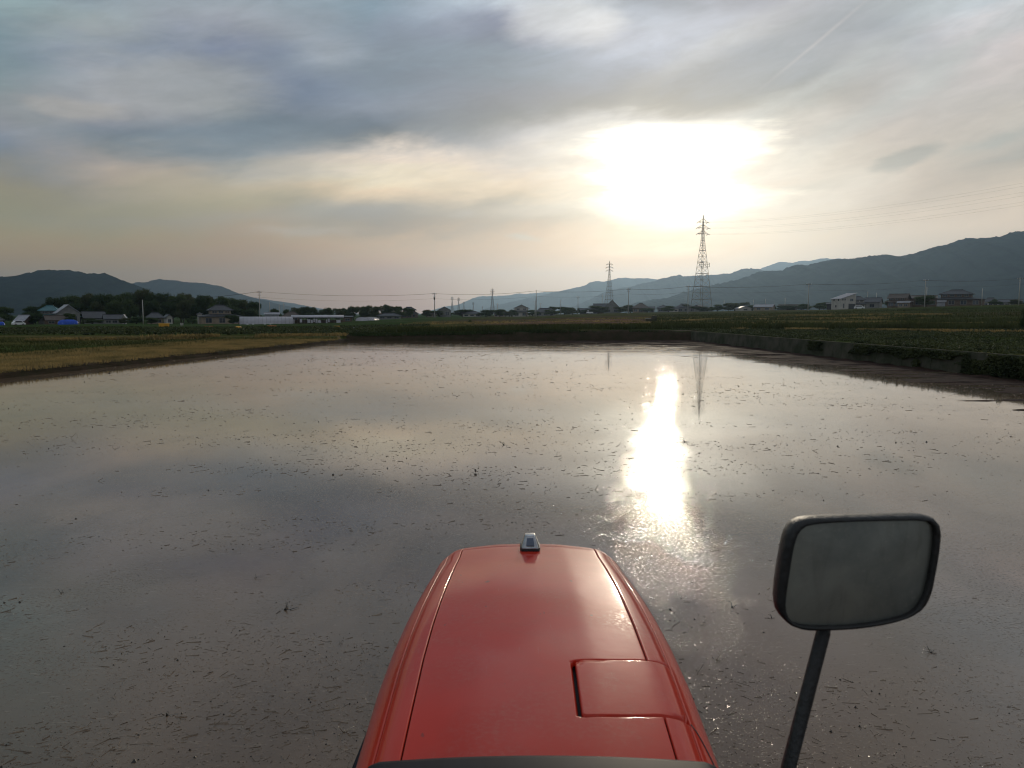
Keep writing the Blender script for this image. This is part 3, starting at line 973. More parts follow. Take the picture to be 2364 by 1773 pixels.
hill('faintest hazy ridge sloping down to the valley mouth',
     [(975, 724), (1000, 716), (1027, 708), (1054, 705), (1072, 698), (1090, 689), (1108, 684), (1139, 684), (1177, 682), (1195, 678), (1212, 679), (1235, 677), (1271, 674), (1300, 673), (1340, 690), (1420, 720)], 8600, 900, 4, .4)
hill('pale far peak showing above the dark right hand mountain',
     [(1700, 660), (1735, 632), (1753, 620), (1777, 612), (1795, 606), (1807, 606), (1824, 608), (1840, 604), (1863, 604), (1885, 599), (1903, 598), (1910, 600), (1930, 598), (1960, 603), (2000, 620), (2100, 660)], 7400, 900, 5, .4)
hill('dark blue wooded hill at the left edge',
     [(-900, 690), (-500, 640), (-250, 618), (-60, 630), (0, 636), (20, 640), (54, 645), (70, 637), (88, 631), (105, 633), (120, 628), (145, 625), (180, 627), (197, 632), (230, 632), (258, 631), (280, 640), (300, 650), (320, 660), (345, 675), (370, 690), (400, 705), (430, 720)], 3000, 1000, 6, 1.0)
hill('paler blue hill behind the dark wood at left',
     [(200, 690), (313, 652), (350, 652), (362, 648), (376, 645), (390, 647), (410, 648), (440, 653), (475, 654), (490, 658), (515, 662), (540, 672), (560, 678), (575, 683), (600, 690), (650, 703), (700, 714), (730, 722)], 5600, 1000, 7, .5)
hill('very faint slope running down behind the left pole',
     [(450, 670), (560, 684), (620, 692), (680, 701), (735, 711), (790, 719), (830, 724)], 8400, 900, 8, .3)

# ------------------------------------------------------------------ haze
hz = MB().box(-9600, 9600, -3300, 14500, -7.2, 760)
mh = bpy.data.materials.new('haze_air')
mh.use_nodes = True
mh.node_tree.nodes.clear()
H = NT(mh.node_tree)
pv = H.n('ShaderNodeVolumePrincipled')
pv.inputs['Color'].default_value = (.49, .71, .98, 1)
pv.inputs['Density'].default_value = .85e-4
pv.inputs['Anisotropy'].default_value = .70
mo = H.n('ShaderNodeOutputMaterial')
H.put(mo.inputs['Volume'], pv.outputs[0])
haze = hz.build('haze', mh)
tag(haze, 'thin evening haze filling the valley air', kind='stuff')

# ------------------------------------------------------------------ trees
TREE = []


def tree_mesh(seed, kind):
    r_ = np.random.default_rng(seed)
    nl = 13
    lob = []
    for i in range(nl):
        a = r_.uniform(0, 6.28)
        rr = r_.uniform(.1, .34)
        lob.append((math.cos(a) * rr, math.sin(a) * rr, r_.uniform(.28, .84), r_.uniform(.13, .24)))
    lob.append((0, 0, .80, .19))
    vs_ = []
    for (x_, y_, z_, q_) in lob:
        if kind == 2:
            z_ = z_ * .9
            q_ *= 1.0 - .6 * (z_ - .2)
            x_ *= 1.05 - z_
            y_ *= 1.05 - z_
        n_ = int(3600 * q_ * q_ * 9 / 1.6)
        d = r_.normal(size=(n_, 3))
        d /= np.linalg.norm(d, axis=1)[:, None]
        rad = q_ * r_.uniform(.55, 1.08, n_)[:, None] * (1 + .25 * np.sin(d[:, :1] * 9 + seed) * np.sin(d[:, 1:2] * 8))
        c = np.array([x_, y_, z_]) + d * rad * np.array([1, 1, .8])
        u = r_.normal(size=(n_, 3))
        u /= np.linalg.norm(u, axis=1)[:, None]
        w = np.cross(u, d)
        w /= np.linalg.norm(w, axis=1)[:, None] + 1e-9
        s = (.020 * r_.uniform(.5, 1.5, n_))[:, None]
        vs_.append(np.stack([c - u * s, c - w * s * .7, c + u * s, c + w * s * .7], 1))
    v = np.concatenate(vs_).reshape(-1, 3)
    f = np.arange(len(v)).reshape(-1, 4)
    crown = mk('crown', v, f, M[('leaf_a', 'leaf_b', 'leaf_c', 'leaf_a', 'leaf_b')[seed % 5]])
    tb = MB()
    tb.tube([(0, 0, -.03), (.01, 0, .2), (0, .01, .45), (.01, 0, .72)], [.035, .026, .018, .007], 7)
    for (x_, y_, z_, q_) in lob[:8]:
        tb.tube([(0, 0, max(.12, z_ - .3)), (x_ * .5, y_ * .5, z_ - .12), (x_ * .9, y_ * .9, z_)], [.012, .008, .003], 5)
    trunk = tb.build('trunk', M['bark'], None, True)
    return crown, trunk


for i_ in range(6):
    TREE.append(tree_mesh(10 + i_, 0 if i_ < 5 else 2))
used_tree = [False] * 6


def tree(cx, ytop, w, Dist, var, label, group=None, name='tree', zdown=0.0, cat='tree'):
    x_ = (cx - CX) / F * Dist
    zb_ = float(ground_z(x_, Dist, True)) - .05
    top_ = at(cx, ytop, Dist).z
    Hh = max(.6, (top_ - zb_) / .97)
    Wd = w / F * Dist / .92
    e_ = empty(name, (x_, Dist, zb_), random.uniform(0, 6.28), label, cat, group)
    cr, tr = TREE[var]
    if used_tree[var]:
        cr, tr = cr.copy(), tr.copy()
        COL.objects.link(cr)
        COL.objects.link(tr)
    used_tree[var] = True
    for o_ in (cr, tr):
        o_.parent = e_
    e_.scale = (Wd, Wd, Hh)
    return e_


ORD = ['first', 'second', 'third', 'fourth', 'fifth', 'sixth', 'seventh', 'eighth', 'ninth', 'tenth', 'eleventh', 'twelfth', 'thirteenth', 'fourteenth', 'fifteenth', 'sixteenth', 'seventeenth', 'eighteenth', 'nineteenth', 'twentieth', 'twenty-first', 'twenty-second', 'twenty-third', 'twenty-fourth', 'twenty-fifth', 'twenty-sixth']
prof = [(104, 706), (127, 690), (154, 687), (172, 682), (217, 680), (253, 680), (300, 677), (318, 670), (326, 667), (340, 674), (362, 678), (398, 683), (412, 683), (433, 676), (458, 677), (477, 684), (495, 686), (513, 683), (540, 686), (552, 693), (580, 693), (592, 701), (600, 712)]
px_, py_ = [p[0] for p in prof], [p[1] for p in prof]
xs_ = list(np.linspace(112, 588, 21))
for i_, cx in enumerate(xs_):
    cx += random.uniform(-6, 6)
    tree(cx, np.interp(cx, px_, py_) + random.uniform(-2.5, 2), random.uniform(38, 50), 335 + random.uniform(-16, 16), (i_ * 3) % 5,
         'dark broadleaf tree in the wood behind the left houses, %s from its left end' % ORD[i_], 'trees of the dark wood at left')
for i_, cx in enumerate(np.linspace(120, 580, 13)):
    cx += random.uniform(-8, 8)
    tree(cx, np.interp(cx, px_, py_) + random.uniform(13, 20), random.uniform(36, 48), 316 + random.uniform(-8, 8), (i_ * 2 + 1) % 5,
         'lower dark tree along the near side of the left wood, %s from its left end' % ORD[i_], 'lower trees at the edge of the left wood')
prof2 = [(684, 711), (700, 706), (715, 708), (735, 713), (760, 711), (800, 710), (830, 707), (860, 706), (890, 703), (915, 706), (935, 709), (950, 712)]
px_, py_ = [p[0] for p in prof2], [p[1] for p in prof2]
for i_, cx in enumerate(np.linspace(690, 945, 15)):
    cx += random.uniform(-5, 5)
    tree(cx, np.interp(cx, px_, py_) + random.uniform(-1.5, 2), random.uniform(24, 36), 372 + random.uniform(-10, 14), (i_ * 3 + 2) % 5,
         'low bushy tree in the row behind the greenhouses, %s from its left end' % ORD[i_], 'row of low trees behind the greenhouses')
for (cx, yt, w, Dd, vr, lb) in [
    (12, 707, 52, 300, 1, 'dark round tree at the very left edge beside the small white wall'),
    (78, 706, 56, 320, 0, 'dark spreading tree behind the pale tin shed at left'),
    (86, 723, 32, 272, 3, 'dark bushy tree between the tin shed and the teal roofed house'),
    (163, 723, 26, 268, 4, 'small dark tree in front of the teal roofed house'),
    (216, 735, 44, 262, 1, 'wide low bush before the long grey roofed sheds'),
    (290, 734, 22, 262, 2, 'bush in front of the white rounded gable end'),
    (318, 731, 40, 268, 0, 'leafy bush left of the single slim pole at left'),
    (352, 733, 36, 268, 4, 'leafy bush right of the single slim pole at left'),
    (540, 727, 32, 276, 3, 'garden tree at the right corner of the beige two storey house'),
    (447, 729, 24, 284, 1, 'garden tree at the left corner of the beige two storey house'),
    (715, 742, 52, 285, 2, 'yellowish bush growing before the torn greenhouse'),
    (665, 713, 26, 350, 1, 'small tree behind the long white greenhouse'),
    (636, 712, 30, 360, 0, 'low dark tree under the double pole frame'),
    (985, 715, 26, 400, 2, 'small dark tree left of the pole with the transformer'),
    (1127, 718, 15, 420, 5, 'pointed small tree left of the ivy covered house'),
    (1154, 714, 30, 405, 4, 'round tree covering a small house left of centre'),
    (1177, 721, 16, 430, 1, 'low tree at the left wall of the white gabled house'),
    (1272, 707, 28, 450, 0, 'tree rising behind the wide bluish hipped roof'),
    (1303, 711, 16, 420, 5, 'spiky tree between the two slim centre poles'),
    (1321, 713, 24, 415, 2, 'round olive tree beside the slim pole with crossarm'),
    (1334, 708, 12, 425, 5, 'thin pointed tree beside the low bluish roof'),
    (1449, 704, 34, 430, 2, 'olive tree right of the steep green roofed farmhouse'),
    (1640, 708, 20, 400, 1, 'small tree at the right foot of the big pylon'),
    (1679, 701, 30, 430, 4, 'tree right of the big pylon, the nearer one'),
    (1710, 698, 30, 440, 2, 'loose crowned tree above the small white gabled house'),
    (1815, 705, 52, 400, 3, 'low dark hedge like tree left of the tall grey pole'),
    (1851, 701, 26, 405, 0, 'tree just left of the tall grey pole'),
    (1889, 699, 36, 380, 1, 'green tree between the tall grey pole and the modern house'),
    (2133, 682, 46, 292, 4, 'big rounded green tree in front of the brown barn house'),
    (2301, 696, 16, 330, 3, 'small bush right of the two storey farmhouse'),
    (2358, 698, 20, 380, 1, 'bush at the far right below the end pole'),
]:
    nm = 'bush' if 'bush' in lb else 'tree'
    tree(cx, yt, w, Dd, vr, lb, None, nm, cat=nm)
tree(2372, 706, 34, 62, 3, 'dark leafy bush cut by the right edge of the picture', None, 'bush', cat='bush')
tree(1085, 740, 12, 150, 1, 'small dark clump of weeds standing in the middle field', None, 'bush', cat='bush')

rb = random.Random(21)
k_ = 0
for cx in list(np.linspace(958, 1890, 25)) + list(np.linspace(2002, 2345, 8)):
    if any(abs(cx - q_) < 9 for q_ in (1204, 1412, 1361)):
        continue
    cx += rb.uniform(-9, 9)
    yb_ = float(np.interp(cx, bx, [b[1] for b in BASE]))
    tree(cx, yb_ - rb.uniform(10, 19), rb.uniform(22, 48), rb.uniform(405, 440) if cx < 1900 else rb.uniform(350, 380), rb.randrange(5), 'low dark garden tree among the far roofs, %s counting from the transformer pole' % (ORD + ['twenty-seventh', 'twenty-eighth', 'twenty-ninth', 'thirtieth', 'thirty-first', 'thirty-second', 'thirty-third'])[k_], 'low garden trees among the far roofs')
    k_ += 1
# ------------------------------------------------------------------ houses


def hiproof(mb, w, d, z0, rise, ov, rf=.35, th=.16, cx=0, cy=0):
    X0, Y0 = w / 2 + ov, d / 2 + ov
    r_ = w / 2 * rf
    b0 = len(mb.v)
    mb.v += [(cx - X0, cy - Y0, z0 - th), (cx + X0, cy - Y0, z0 - th), (cx + X0, cy + Y0, z0 - th), (cx - X0, cy + Y0, z0 - th),
             (cx - X0, cy - Y0, z0), (cx + X0, cy - Y0, z0), (cx + X0, cy + Y0, z0), (cx - X0, cy + Y0, z0),
             (cx - r_, cy, z0 + rise), (cx + r_, cy, z0 + rise)]
    mb.f += [tuple(b0 + i for i in q_) for q_ in ((0, 3, 2, 1), (0, 1, 5, 4), (1, 2, 6, 5), (2, 3, 7, 6), (3, 0, 4, 7), (4, 5, 9, 8), (6, 7, 8, 9), (5, 6, 9), (7, 4, 8))]
    if r_ > .1:
        mb.box(cx - r_ - .25, cx + r_ + .25, cy - .16, cy + .16, z0 + rise - .1, z0 + rise + .28)
    for sx in (-1, 1):
        for sy in (-1, 1):
            mb.tube([(cx + sx * X0, cy + sy * Y0, z0 + .05), (cx + sx * r_, cy, z0 + rise + .08)], .11, 4)


def gable(mb, w, d, z0, rise, ov, axis_='x', th=.18, cx=0, cy=0):
    """ridge along axis_; the gable faces the other way"""
    a, c = (w / 2 + ov, d / 2 + ov) if axis_ == 'x' else (d / 2 + ov, w / 2 + ov)
    k = rise / (c - ov)
    zl = z0 - k * ov

    def P_(s, q_, z_):
        return (cx + s, cy + q_, z_) if axis_ == 'x' else (cx + q_, cy + s, z_)
    b0 = len(mb.v)
    for s in (-a, a):
        mb.v += [P_(s, -c, zl), P_(s, 0, z0 + rise), P_(s, c, zl), P_(s, c, zl + th), P_(s, 0, z0 + rise + th), P_(s, -c, zl + th)]
    mb.f += [tuple(b0 + i for i in q_) for q_ in ((0, 1, 4, 5), (1, 2, 3, 4), (6, 11, 10, 7), (7, 10, 9, 8), (0, 6, 7, 1), (1, 7, 8, 2), (5, 4, 10, 11), (4, 3, 9, 10), (0, 5, 11, 6), (2, 8, 9, 3))]
    p0, p1 = P_(-a - .05, 0, z0 + rise + th), P_(a + .05, 0, z0 + rise + th)
    mb.tube([p0, p1], .2, 4)


def gable_end(mb, w, d, z0, rise, axis_='x', cx=0, cy=0):
    a, c = (w / 2, d / 2) if axis_ == 'x' else (d / 2, w / 2)
    for s in (-a, a):
        s2 = s - math.copysign(.12, s)
        tri_ = []
        for q_ in (s, s2):
            for (u, z_) in ((-c, z0), (c, z0), (0, z0 + rise)):
                tri_.append((cx + q_, cy + u, z_) if axis_ == 'x' else (cx + u, cy + q_, z_))
        b0 = len(mb.v)
        mb.v += tri_
        mb.f += [(b0, b0 + 1, b0 + 2), (b0 + 3, b0 + 5, b0 + 4), (b0, b0 + 3, b0 + 4, b0 + 1), (b0 + 1, b0 + 4, b0 + 5, b0 + 2), (b0 + 2, b0 + 5, b0 + 3, b0)]


def skirt(mb, w, d, wi, di, z0, rise, ov, cx=0, cy=0, th=.16, cxi=None):
    X0, Y0, X1, Y1 = w / 2 + ov, d / 2 + ov, wi / 2, di / 2
    ci = cx if cxi is None else cxi
    b0 = len(mb.v)
    for (A_, B_, z_, c_) in ((X0, Y0, z0 - th, cx), (X0, Y0, z0, cx), (X1, Y1, z0 + rise, ci)):
        mb.v += [(c_ - A_, cy - B_, z_), (c_ + A_, cy - B_, z_), (c_ + A_, cy + B_, z_), (c_ - A_, cy + B_, z_)]
    mb.f.append((b0, b0 + 3, b0 + 2, b0 + 1))
    for l_ in (0, 4):
        for i in range(4):
            j = (i + 1) % 4
            mb.f.append((b0 + l_ + i, b0 + l_ + j, b0 + l_ + 4 + j, b0 + l_ + 4 + i))


def window(par, x, z, w, h, yf, glass='glass', axis_='y'):
    """on the wall plane y = yf (towards the viewer), frame proud of the wall"""
    fb = MB()
    t_ = .07
    if axis_ == 'y':
        for (a_, b_, c_, d_) in ((x - w / 2, x + w / 2, z, z + t_), (x - w / 2, x + w / 2, z + h - t_, z + h), (x - w / 2, x - w / 2 + t_, z + t_, z + h - t_), (x + w / 2 - t_, x + w / 2, z + t_, z + h - t_), (x - t_ / 2, x + t_ / 2, z + t_, z + h - t_)):
            fb.box(a_, b_, yf - .06, yf + .02, c_, d_)
        fo = fb.build('window', M['frame'], par)
        pb = MB()
        pb.box(x - w / 2 + t_, x + w / 2 - t_, yf - .03, yf + .01, z + t_, z + h - t_)
    else:
        for (a_, b_, c_, d_) in ((x - w / 2, x + w / 2, z, z + t_), (x - w / 2, x + w / 2, z + h - t_, z + h), (x - w / 2, x - w / 2 + t_, z + t_, z + h - t_), (x + w / 2 - t_, x + w / 2, z + t_, z + h - t_)):
            s = math.copysign(1, yf)
            fb.box(min(yf - s * .02, yf + s * .06), max(yf - s * .02, yf + s * .06), a_, b_, c_, d_)
        fo = fb.build('window', M['frame'], par)
        pb = MB()
        s = math.copysign(1, yf)
        pb.box(min(yf - s * .01, yf + s * .03), max(yf - s * .01, yf + s * .03), x - w / 2 + t_, x + w / 2 - t_, z + t_, z + h - t_)
    pb.build('pane', M[glass], fo)


def hroot(name, label, cx, Dist, yaw=0, cat='house', zoff=0.0):
    x_ = (cx - CX) / F * Dist
    e_ = empty(name, (x_, Dist, float(ground_z(x_, Dist, True)) - .05 + zoff), -math.atan2(x_, Dist) + R(yaw), label, cat)
    return e_


def mpx(p, Dist):
    return p / F * Dist


def two_storey(label, x0, x1, xu0, xu1, ytop, Dist, yaw=0, wallm='plaster', roofm='tile', kind='hip', upw=None, wins=3, cat='house', glass='glass', depth=7.5):
    cx = (x0 + x1) / 2
    e_ = hroot('house', label, cx, Dist, yaw, cat)
    W_ = mpx(x1 - x0, Dist) - 1.2
    Wu = mpx(xu1 - xu0, Dist) - 1.2
    cu = mpx((xu0 + xu1) / 2 - cx, Dist)
    Ht = at(cx, ytop, Dist).z - e_.location.z
    rise = Ht * .25
    z2 = Ht - rise - .3
    z1 = Ht * .40
    d = depth
    MB().box(-W_ / 2, W_ / 2, -d / 2, d / 2, -.4, z1).build('wall', M[wallm if upw is None else upw], e_)
    ub = MB().box(cu - Wu / 2, cu + Wu / 2, -d / 2 + .9, d / 2 - .9, z1 - .05, z2)
    if kind == 'gable_y':
        gable_end(ub, Wu, d - 1.8, z2, rise, 'y', cu)
    elif kind in ('gable_x',):
        gable_end(ub, Wu, d - 1.8, z2, rise, 'x', cu)
    ub.build('upper_wall', M[wallm], e_)
    sk = MB()
    skirt(sk, W_, d, Wu, d - 1.8, z1, Ht * .11, .7, 0, 0, .16, cu)
    sk.build('lower_roof', M[roofm], e_)
    rf = MB()
    if kind == 'hip':
        hiproof(rf, Wu, d - 1.8, z2, rise, .8, .38, cx=cu)
    elif kind == 'gable_x':
        gable(rf, Wu, d - 1.8, z2, rise, .7, 'x', cx=cu)
    else:
        gable(rf, Wu, d - 1.8, z2, rise, .7, 'y', cx=cu)
    rf.build('roof', M[roofm], e_)
    hw = (z2 - z1 - Ht * .11)
    for k_ in range(wins):
        window(e_, cu + (k_ - (wins - 1) / 2) * Wu / (wins + .2), z1 + Ht * .12 + hw * .15, min(1.7, Wu / (wins + 1.3)), hw * .6, -d / 2 + .9, glass if k_ == wins - 1 else 'glass')
    for k_ in range(max(2, wins)):
        n_ = max(2, wins)
        window(e_, (k_ - (n_ - 1) / 2) * W_ / (n_ + .1), .5, min(2.2, W_ / (n_ + 1)), z1 * .62, -d / 2)
    db = MB().box(W_ / 2 - 1.6, W_ / 2 - .7, -d / 2 - .04, -d / 2 + .02, 0, min(2.0, z1 - .3))
    db.build('door', M['wood'], e_)
    return e_


def low_house(label, x0, x1, ytop, Dist, yaw=0, wallm='plaster_g', roofm='tile', kind='hip', wins=2, depth=6.5, cat='house', name='house', frac=.45, rf_=.4):
    cx = (x0 + x1) / 2
    e_ = hroot(name, label, cx, Dist, yaw, cat)
    W_ = mpx(x1 - x0, Dist) - 1.0
    Ht = max(2.4, at(cx, ytop, Dist).z - e_.location.z)
    z1 = Ht * (1 - frac)
    d = depth
    rise = Ht - z1 - .25
    wb = MB().box(-W_ / 2, W_ / 2, -d / 2, d / 2, -.4, z1)
    rf = MB()
    if kind == 'hip':
        hiproof(rf, W_, d, z1, rise, .7, rf_)
    elif kind == 'gx':
        gable_end(wb, W_, d, z1, rise, 'x')
        gable(rf, W_, d, z1, rise, .45, 'x')
    elif kind == 'gy':
        gable_end(wb, W_, d, z1, rise, 'y')
        gable(rf, W_, d, z1, rise, .45, 'y')
    wb.build('wall', M[wallm], e_)
    rf.build('roof', M[roofm], e_)
    for k_ in range(wins):
        window(e_, (k_ - (wins - 1) / 2) * W_ / (wins + .15), z1 * .22, min(2.0, W_ / (wins + 1)), z1 * .5, -d / 2)
    return e_


# left
e1 = two_storey('two storey house with teal hipped roof among trees at left', 100, 185, 104, 142, 704, 280, -12, 'plaster_g', 'tile_t', 'hip', wins=2)
low_house('grey gabled wing with a high curved pale ridge beside the teal roof', 132, 184, 703, 276, 10, 'plaster_g', 'tin', 'gy', 2, 7, frac=.42)
low_house('small shed with a pale lavender tin roof at far left', 46, 74, 727, 270, -35, 'wood', 'tin', 'gx', 1, 5, 'shed', 'shed', .55)
low_house('white walled small house cut by the left edge', -22, 11, 730, 275, 0, 'plaster', 'tile', 'hip', 2, 6)
low_house('brown roofed low shed in front of the teal roofed house', 108, 152, 728, 268, 8, 'wood', 'tile_b', 'gx', 2, 5, 'shed', 'shed', .5)
low_house('long low shed with dull grey roof, the left one of two', 195, 244, 719, 285, 6, 'plaster_g', 'tile', 'gx', 2, 7, 'shed', 'shed', .5)
low_house('long low shed with purplish roof, the right one of two', 243, 290, 726, 280, 4, 'plaster_g', 'tile', 'gx', 3, 6, 'shed', 'shed', .45)
low_house('white gable ended little store beside the purplish shed roof', 283, 297, 726, 274, -5, 'plaster', 'tin', 'gy', 1, 5, 'shed', 'shed', .3)
low_house('dark roofed low house before the wood at left', 342, 380, 721, 295, 0, 'plaster_b', 'tile', 'hip', 2)
low_house('small white box like house before the wood at left', 381, 400, 725, 292, 12, 'plaster', 'tile', 'gy', 1, 5, frac=.3)
two_storey('beige two storey house with hipped slate roof before the left wood', 464, 560, 485, 536, 703, 300, 8, 'plaster_b', 'tile', 'hip', wins=3, glass='glass_dusk')
low_house('white flat annex at the left side of the beige house', 456, 472, 721, 306, 0, 'plaster', 'tin', 'gy', 1, 5, 'shed', 'shed', .15)
low_house('pale blue metal shed behind the long white greenhouse', 612, 648, 721, 330, 0, 'tin', 'tin', 'gx', 0, 6, 'shed', 'shed', .2)
low_house('dark wide roof behind the long white greenhouse', 655, 694, 719, 350, 0, 'wood', 'tile_b', 'hip', 2)
low_house('dark shed at the right end of the torn greenhouse', 790, 817, 734, 300, 0, 'wood', 'tile', 'gx', 1, 6, 'shed', 'shed', .25)
low_house('greyish cluttered house under the low tree row', 872, 928, 722, 340, 0, 'plaster_g', 'tile', 'hip', 3)
two_storey('dark hip roofed house with open upper veranda left of centre', 925, 968, 929, 962, 708, 400, 0, 'wood', 'tile', 'hip', wins=3)
low_house('low brown roofed house at the foot of the transformer pole', 984, 1008, 721, 410, 10, 'plaster_b', 'tile_b', 'gx', 2, 6)
low_house('dark gabled house right of the transformer pole', 1010, 1043, 708, 420, 0, 'plaster_g', 'tile', 'gy', 2, 8, frac=.33)
low_house('wide low bluish house with dark hipped bump on its roof', 1067, 1113, 718, 430, 0, 'plaster', 'tile', 'hip', 3)
low_house('small house half covered by a round tree left of centre', 1139, 1166, 717, 425, 0, 'plaster_b', 'tile', 'hip', 2)
two_storey('white two storey house with wide dark gable near the centre', 1181, 1222, 1185, 1222, 703, 445, 0, 'plaster', 'tile', 'gable_y', wins=2, depth=8)
low_house('wide house with bluish hipped roof right of the centre pole', 1235, 1283, 711, 430, 0, 'plaster_g', 'tile', 'hip', 3, frac=.5, rf_=.6)
low_house('steep green roofed farmhouse, the peaked one by the white truck', 1392, 1432, 692, 430, 0, 'plaster_g', 'green_roof', 'gy', 2, 10, frac=.62)
low_house('dark wing with a level ridge left of the steep green roof', 1368, 1402, 701, 436, 0, 'wood', 'tile', 'gx', 2, 8, frac=.5)
low_house('long low bluish roof beside the white truck', 1336, 1382, 712, 428, 0, 'plaster_g', 'tile', 'gx', 3, 6, frac=.4)
low_house('brownish hipped roof house right of the olive tree', 1458, 1497, 700, 430, 0, 'plaster_b', 'tile_b', 'hip', 3, 9, frac=.5, rf_=.2)
low_house('low bluish annex beside the brownish hipped house', 1496, 1511, 708, 428, 0, 'plaster_g', 'tile', 'gx', 1, 6)
low_house('small house with pyramid like dark roof left of the big pylon', 1515, 1544, 704, 428, 0, 'plaster_g', 'tile', 'hip', 2, 8, rf_=.12)
low_house('low bluish flat house with white panel left of the big pylon', 1543, 1566, 709, 425, 0, 'plaster', 'tile', 'gx', 2, 6, frac=.3)
low_house('hip roofed house behind the tall centre right pole', 1560, 1592, 701, 432, 0, 'plaster_g', 'tile', 'hip', 2, 8)
low_house('gabled grey house under the big pylon', 1588, 1632, 704, 424, -14, 'plaster_g', 'tile', 'gy', 2, 8, frac=.5)
low_house('small white gabled house right of the big pylon', 1698, 1729, 706, 410, 18, 'plaster', 'tin', 'gy', 1, 7, frac=.5)
low_house('low house with a pale sloping roof right of the big pylon', 1740, 1784, 702, 400, -10, 'plaster_b', 'tin', 'gx', 2, 9, frac=.45)
low_house('greyish low house partly behind the dark hedge tree', 1795, 1838, 703, 420, 0, 'plaster_g', 'tile_b', 'gx', 2, 7)
# modern house with a single pitch roof
e_ = hroot('house', 'modern pale grey house with one steep shining roof', 1943, 318, 40)
w_, d_ = 7.2, 5.6
hb = at(1943, 678, 318).z - e_.location.z
ms = MB()
b0 = 0
ms.v = [(-w_ / 2, -d_ / 2, -.4), (w_ / 2, -d_ / 2, -.4), (w_ / 2, d_ / 2, -.4), (-w_ / 2, d_ / 2, -.4), (-w_ / 2, -d_ / 2, hb - 2.2), (w_ / 2, -d_ / 2, hb), (w_ / 2, d_ / 2, hb), (-w_ / 2, d_ / 2, hb - 2.2)]
ms.f = [(0, 3, 2, 1), (4, 5, 6, 7), (0, 1, 5, 4), (1, 2, 6, 5), (2, 3, 7, 6), (3, 0, 4, 7)]
ms.build('wall', M['plaster'], e_)
mr = MB()
mr.v = [(-w_ / 2 - .4, -d_ / 2 - .4, hb - 2.29), (w_ / 2 + .4, -d_ / 2 - .4, hb + .11), (w_ / 2 + .4, d_ / 2 + .4, hb + .11), (-w_ / 2 - .4, d_ / 2 + .4, hb - 2.29), (-w_ / 2 - .4, -d_ / 2 - .4, hb - 2.09), (w_ / 2 + .4, -d_ / 2 - .4, hb + .31), (w_ / 2 + .4, d_ / 2 + .4, hb + .31), (-w_ / 2 - .4, d_ / 2 + .4, hb - 2.09)]
mr.f = ms.f[:]
mr.build('roof', M['tin'], e_)
for (x_, z_, w2_, h2_) in ((-2.7, 3.6, .7, .8), (-1.6, 3.6, .7, .8), (1.6, 3.3, 1.6, 1.1), (-2.2, .5, .7, 1.9)):
    window(e_, x_, z_, w2_, h2_, -d_ / 2)
for (y_, z_) in ((-1.4, 3.4), (1.2, 3.4), (0, .8)):
    window(e_, y_, z_, .8, 1.0, -w_ / 2, axis_='x')
MB().box(.2, 3.3, -d_ / 2 - .06, -d_ / 2 + .02, 0, 2.3).build('garage_door', M['dark_metal'], e_)
low_house('small dark shed left of the modern grey house', 1903, 1918, 699, 330, 0, 'dark_metal', 'tile', 'gx', 0, 4, 'shed', 'shed', .2)
two_storey('white walled two storey house tucked right of the modern grey house', 1963, 1992, 1965, 1990, 683, 335, 8, 'plaster', 'tile', 'hip', wins=2)
low_house('grey sloping roofed barn right of the white walled house', 1994, 2030, 687, 345, -8, 'plaster_g', 'tile', 'gx', 1, 8, frac=.4)
two_storey('brown timber house with pale upper gable, left part of the barn house', 2048, 2098, 2050, 2092, 678, 310, -14, 'wood', 'tile_b', 'gable_x', wins=3)
low_house('long brown barn with a level dark roof behind the rounded tree', 2088, 2154, 682, 314, 3, 'wood', 'tile_b', 'gx', 4, 9, frac=.28)
low_house('pale open porch with white posts before the brown timber house', 2068, 2096, 697, 300, -6, 'plaster_b', 'tin', 'gx', 2, 4, 'porch', 'porch', .25)
two_storey('dark two storey farmhouse with wide tiled hip and gable roof at right', 2155, 2260, 2170, 2236, 668, 335, -6, 'wood', 'tile', 'hip', wins=4, upw='wood', depth=9)
low_house('pale blue lean-to at the left end of the dark farmhouse', 2154, 2178, 694, 322, 0, 'tin', 'tin', 'gx', 0, 4, 'shed', 'shed', .2)
low_house('hazy pale roofed house right of the dark farmhouse', 2264, 2298, 687, 420, 0, 'plaster', 'tile', 'hip', 3)
low_house('hazy long low house near the right edge', 2302, 2350, 691, 430, 0, 'plaster_g', 'tile', 'gx', 4, 8, frac=.4)


# greenhouses
def tunnel(mb, L_, w, h, n=10, x0=None, th=.05):
    x0 = -L_ / 2 if x0 is None else x0
    pr = []
    for i in range(n + 1):
        a = math.pi * i / n
        pr.append((-w / 2 * math.cos(a), h * (math.sin(a) ** .7)))
    b0 = len(mb.v)
    for s in (x0, x0 + L_):
        mb.v += [(s, p[0], p[1]) for p in pr]
    m_ = len(pr)
    for i in range(n):
        mb.f.append((b0 + i, b0 + i + 1, b0 + m_ + i + 1, b0 + m_ + i))
    mb.f.append(tuple(b0 + i for i in reversed(range(m_))))
    mb.f.append(tuple(b0 + m_ + i for i in range(m_)))
    return mb


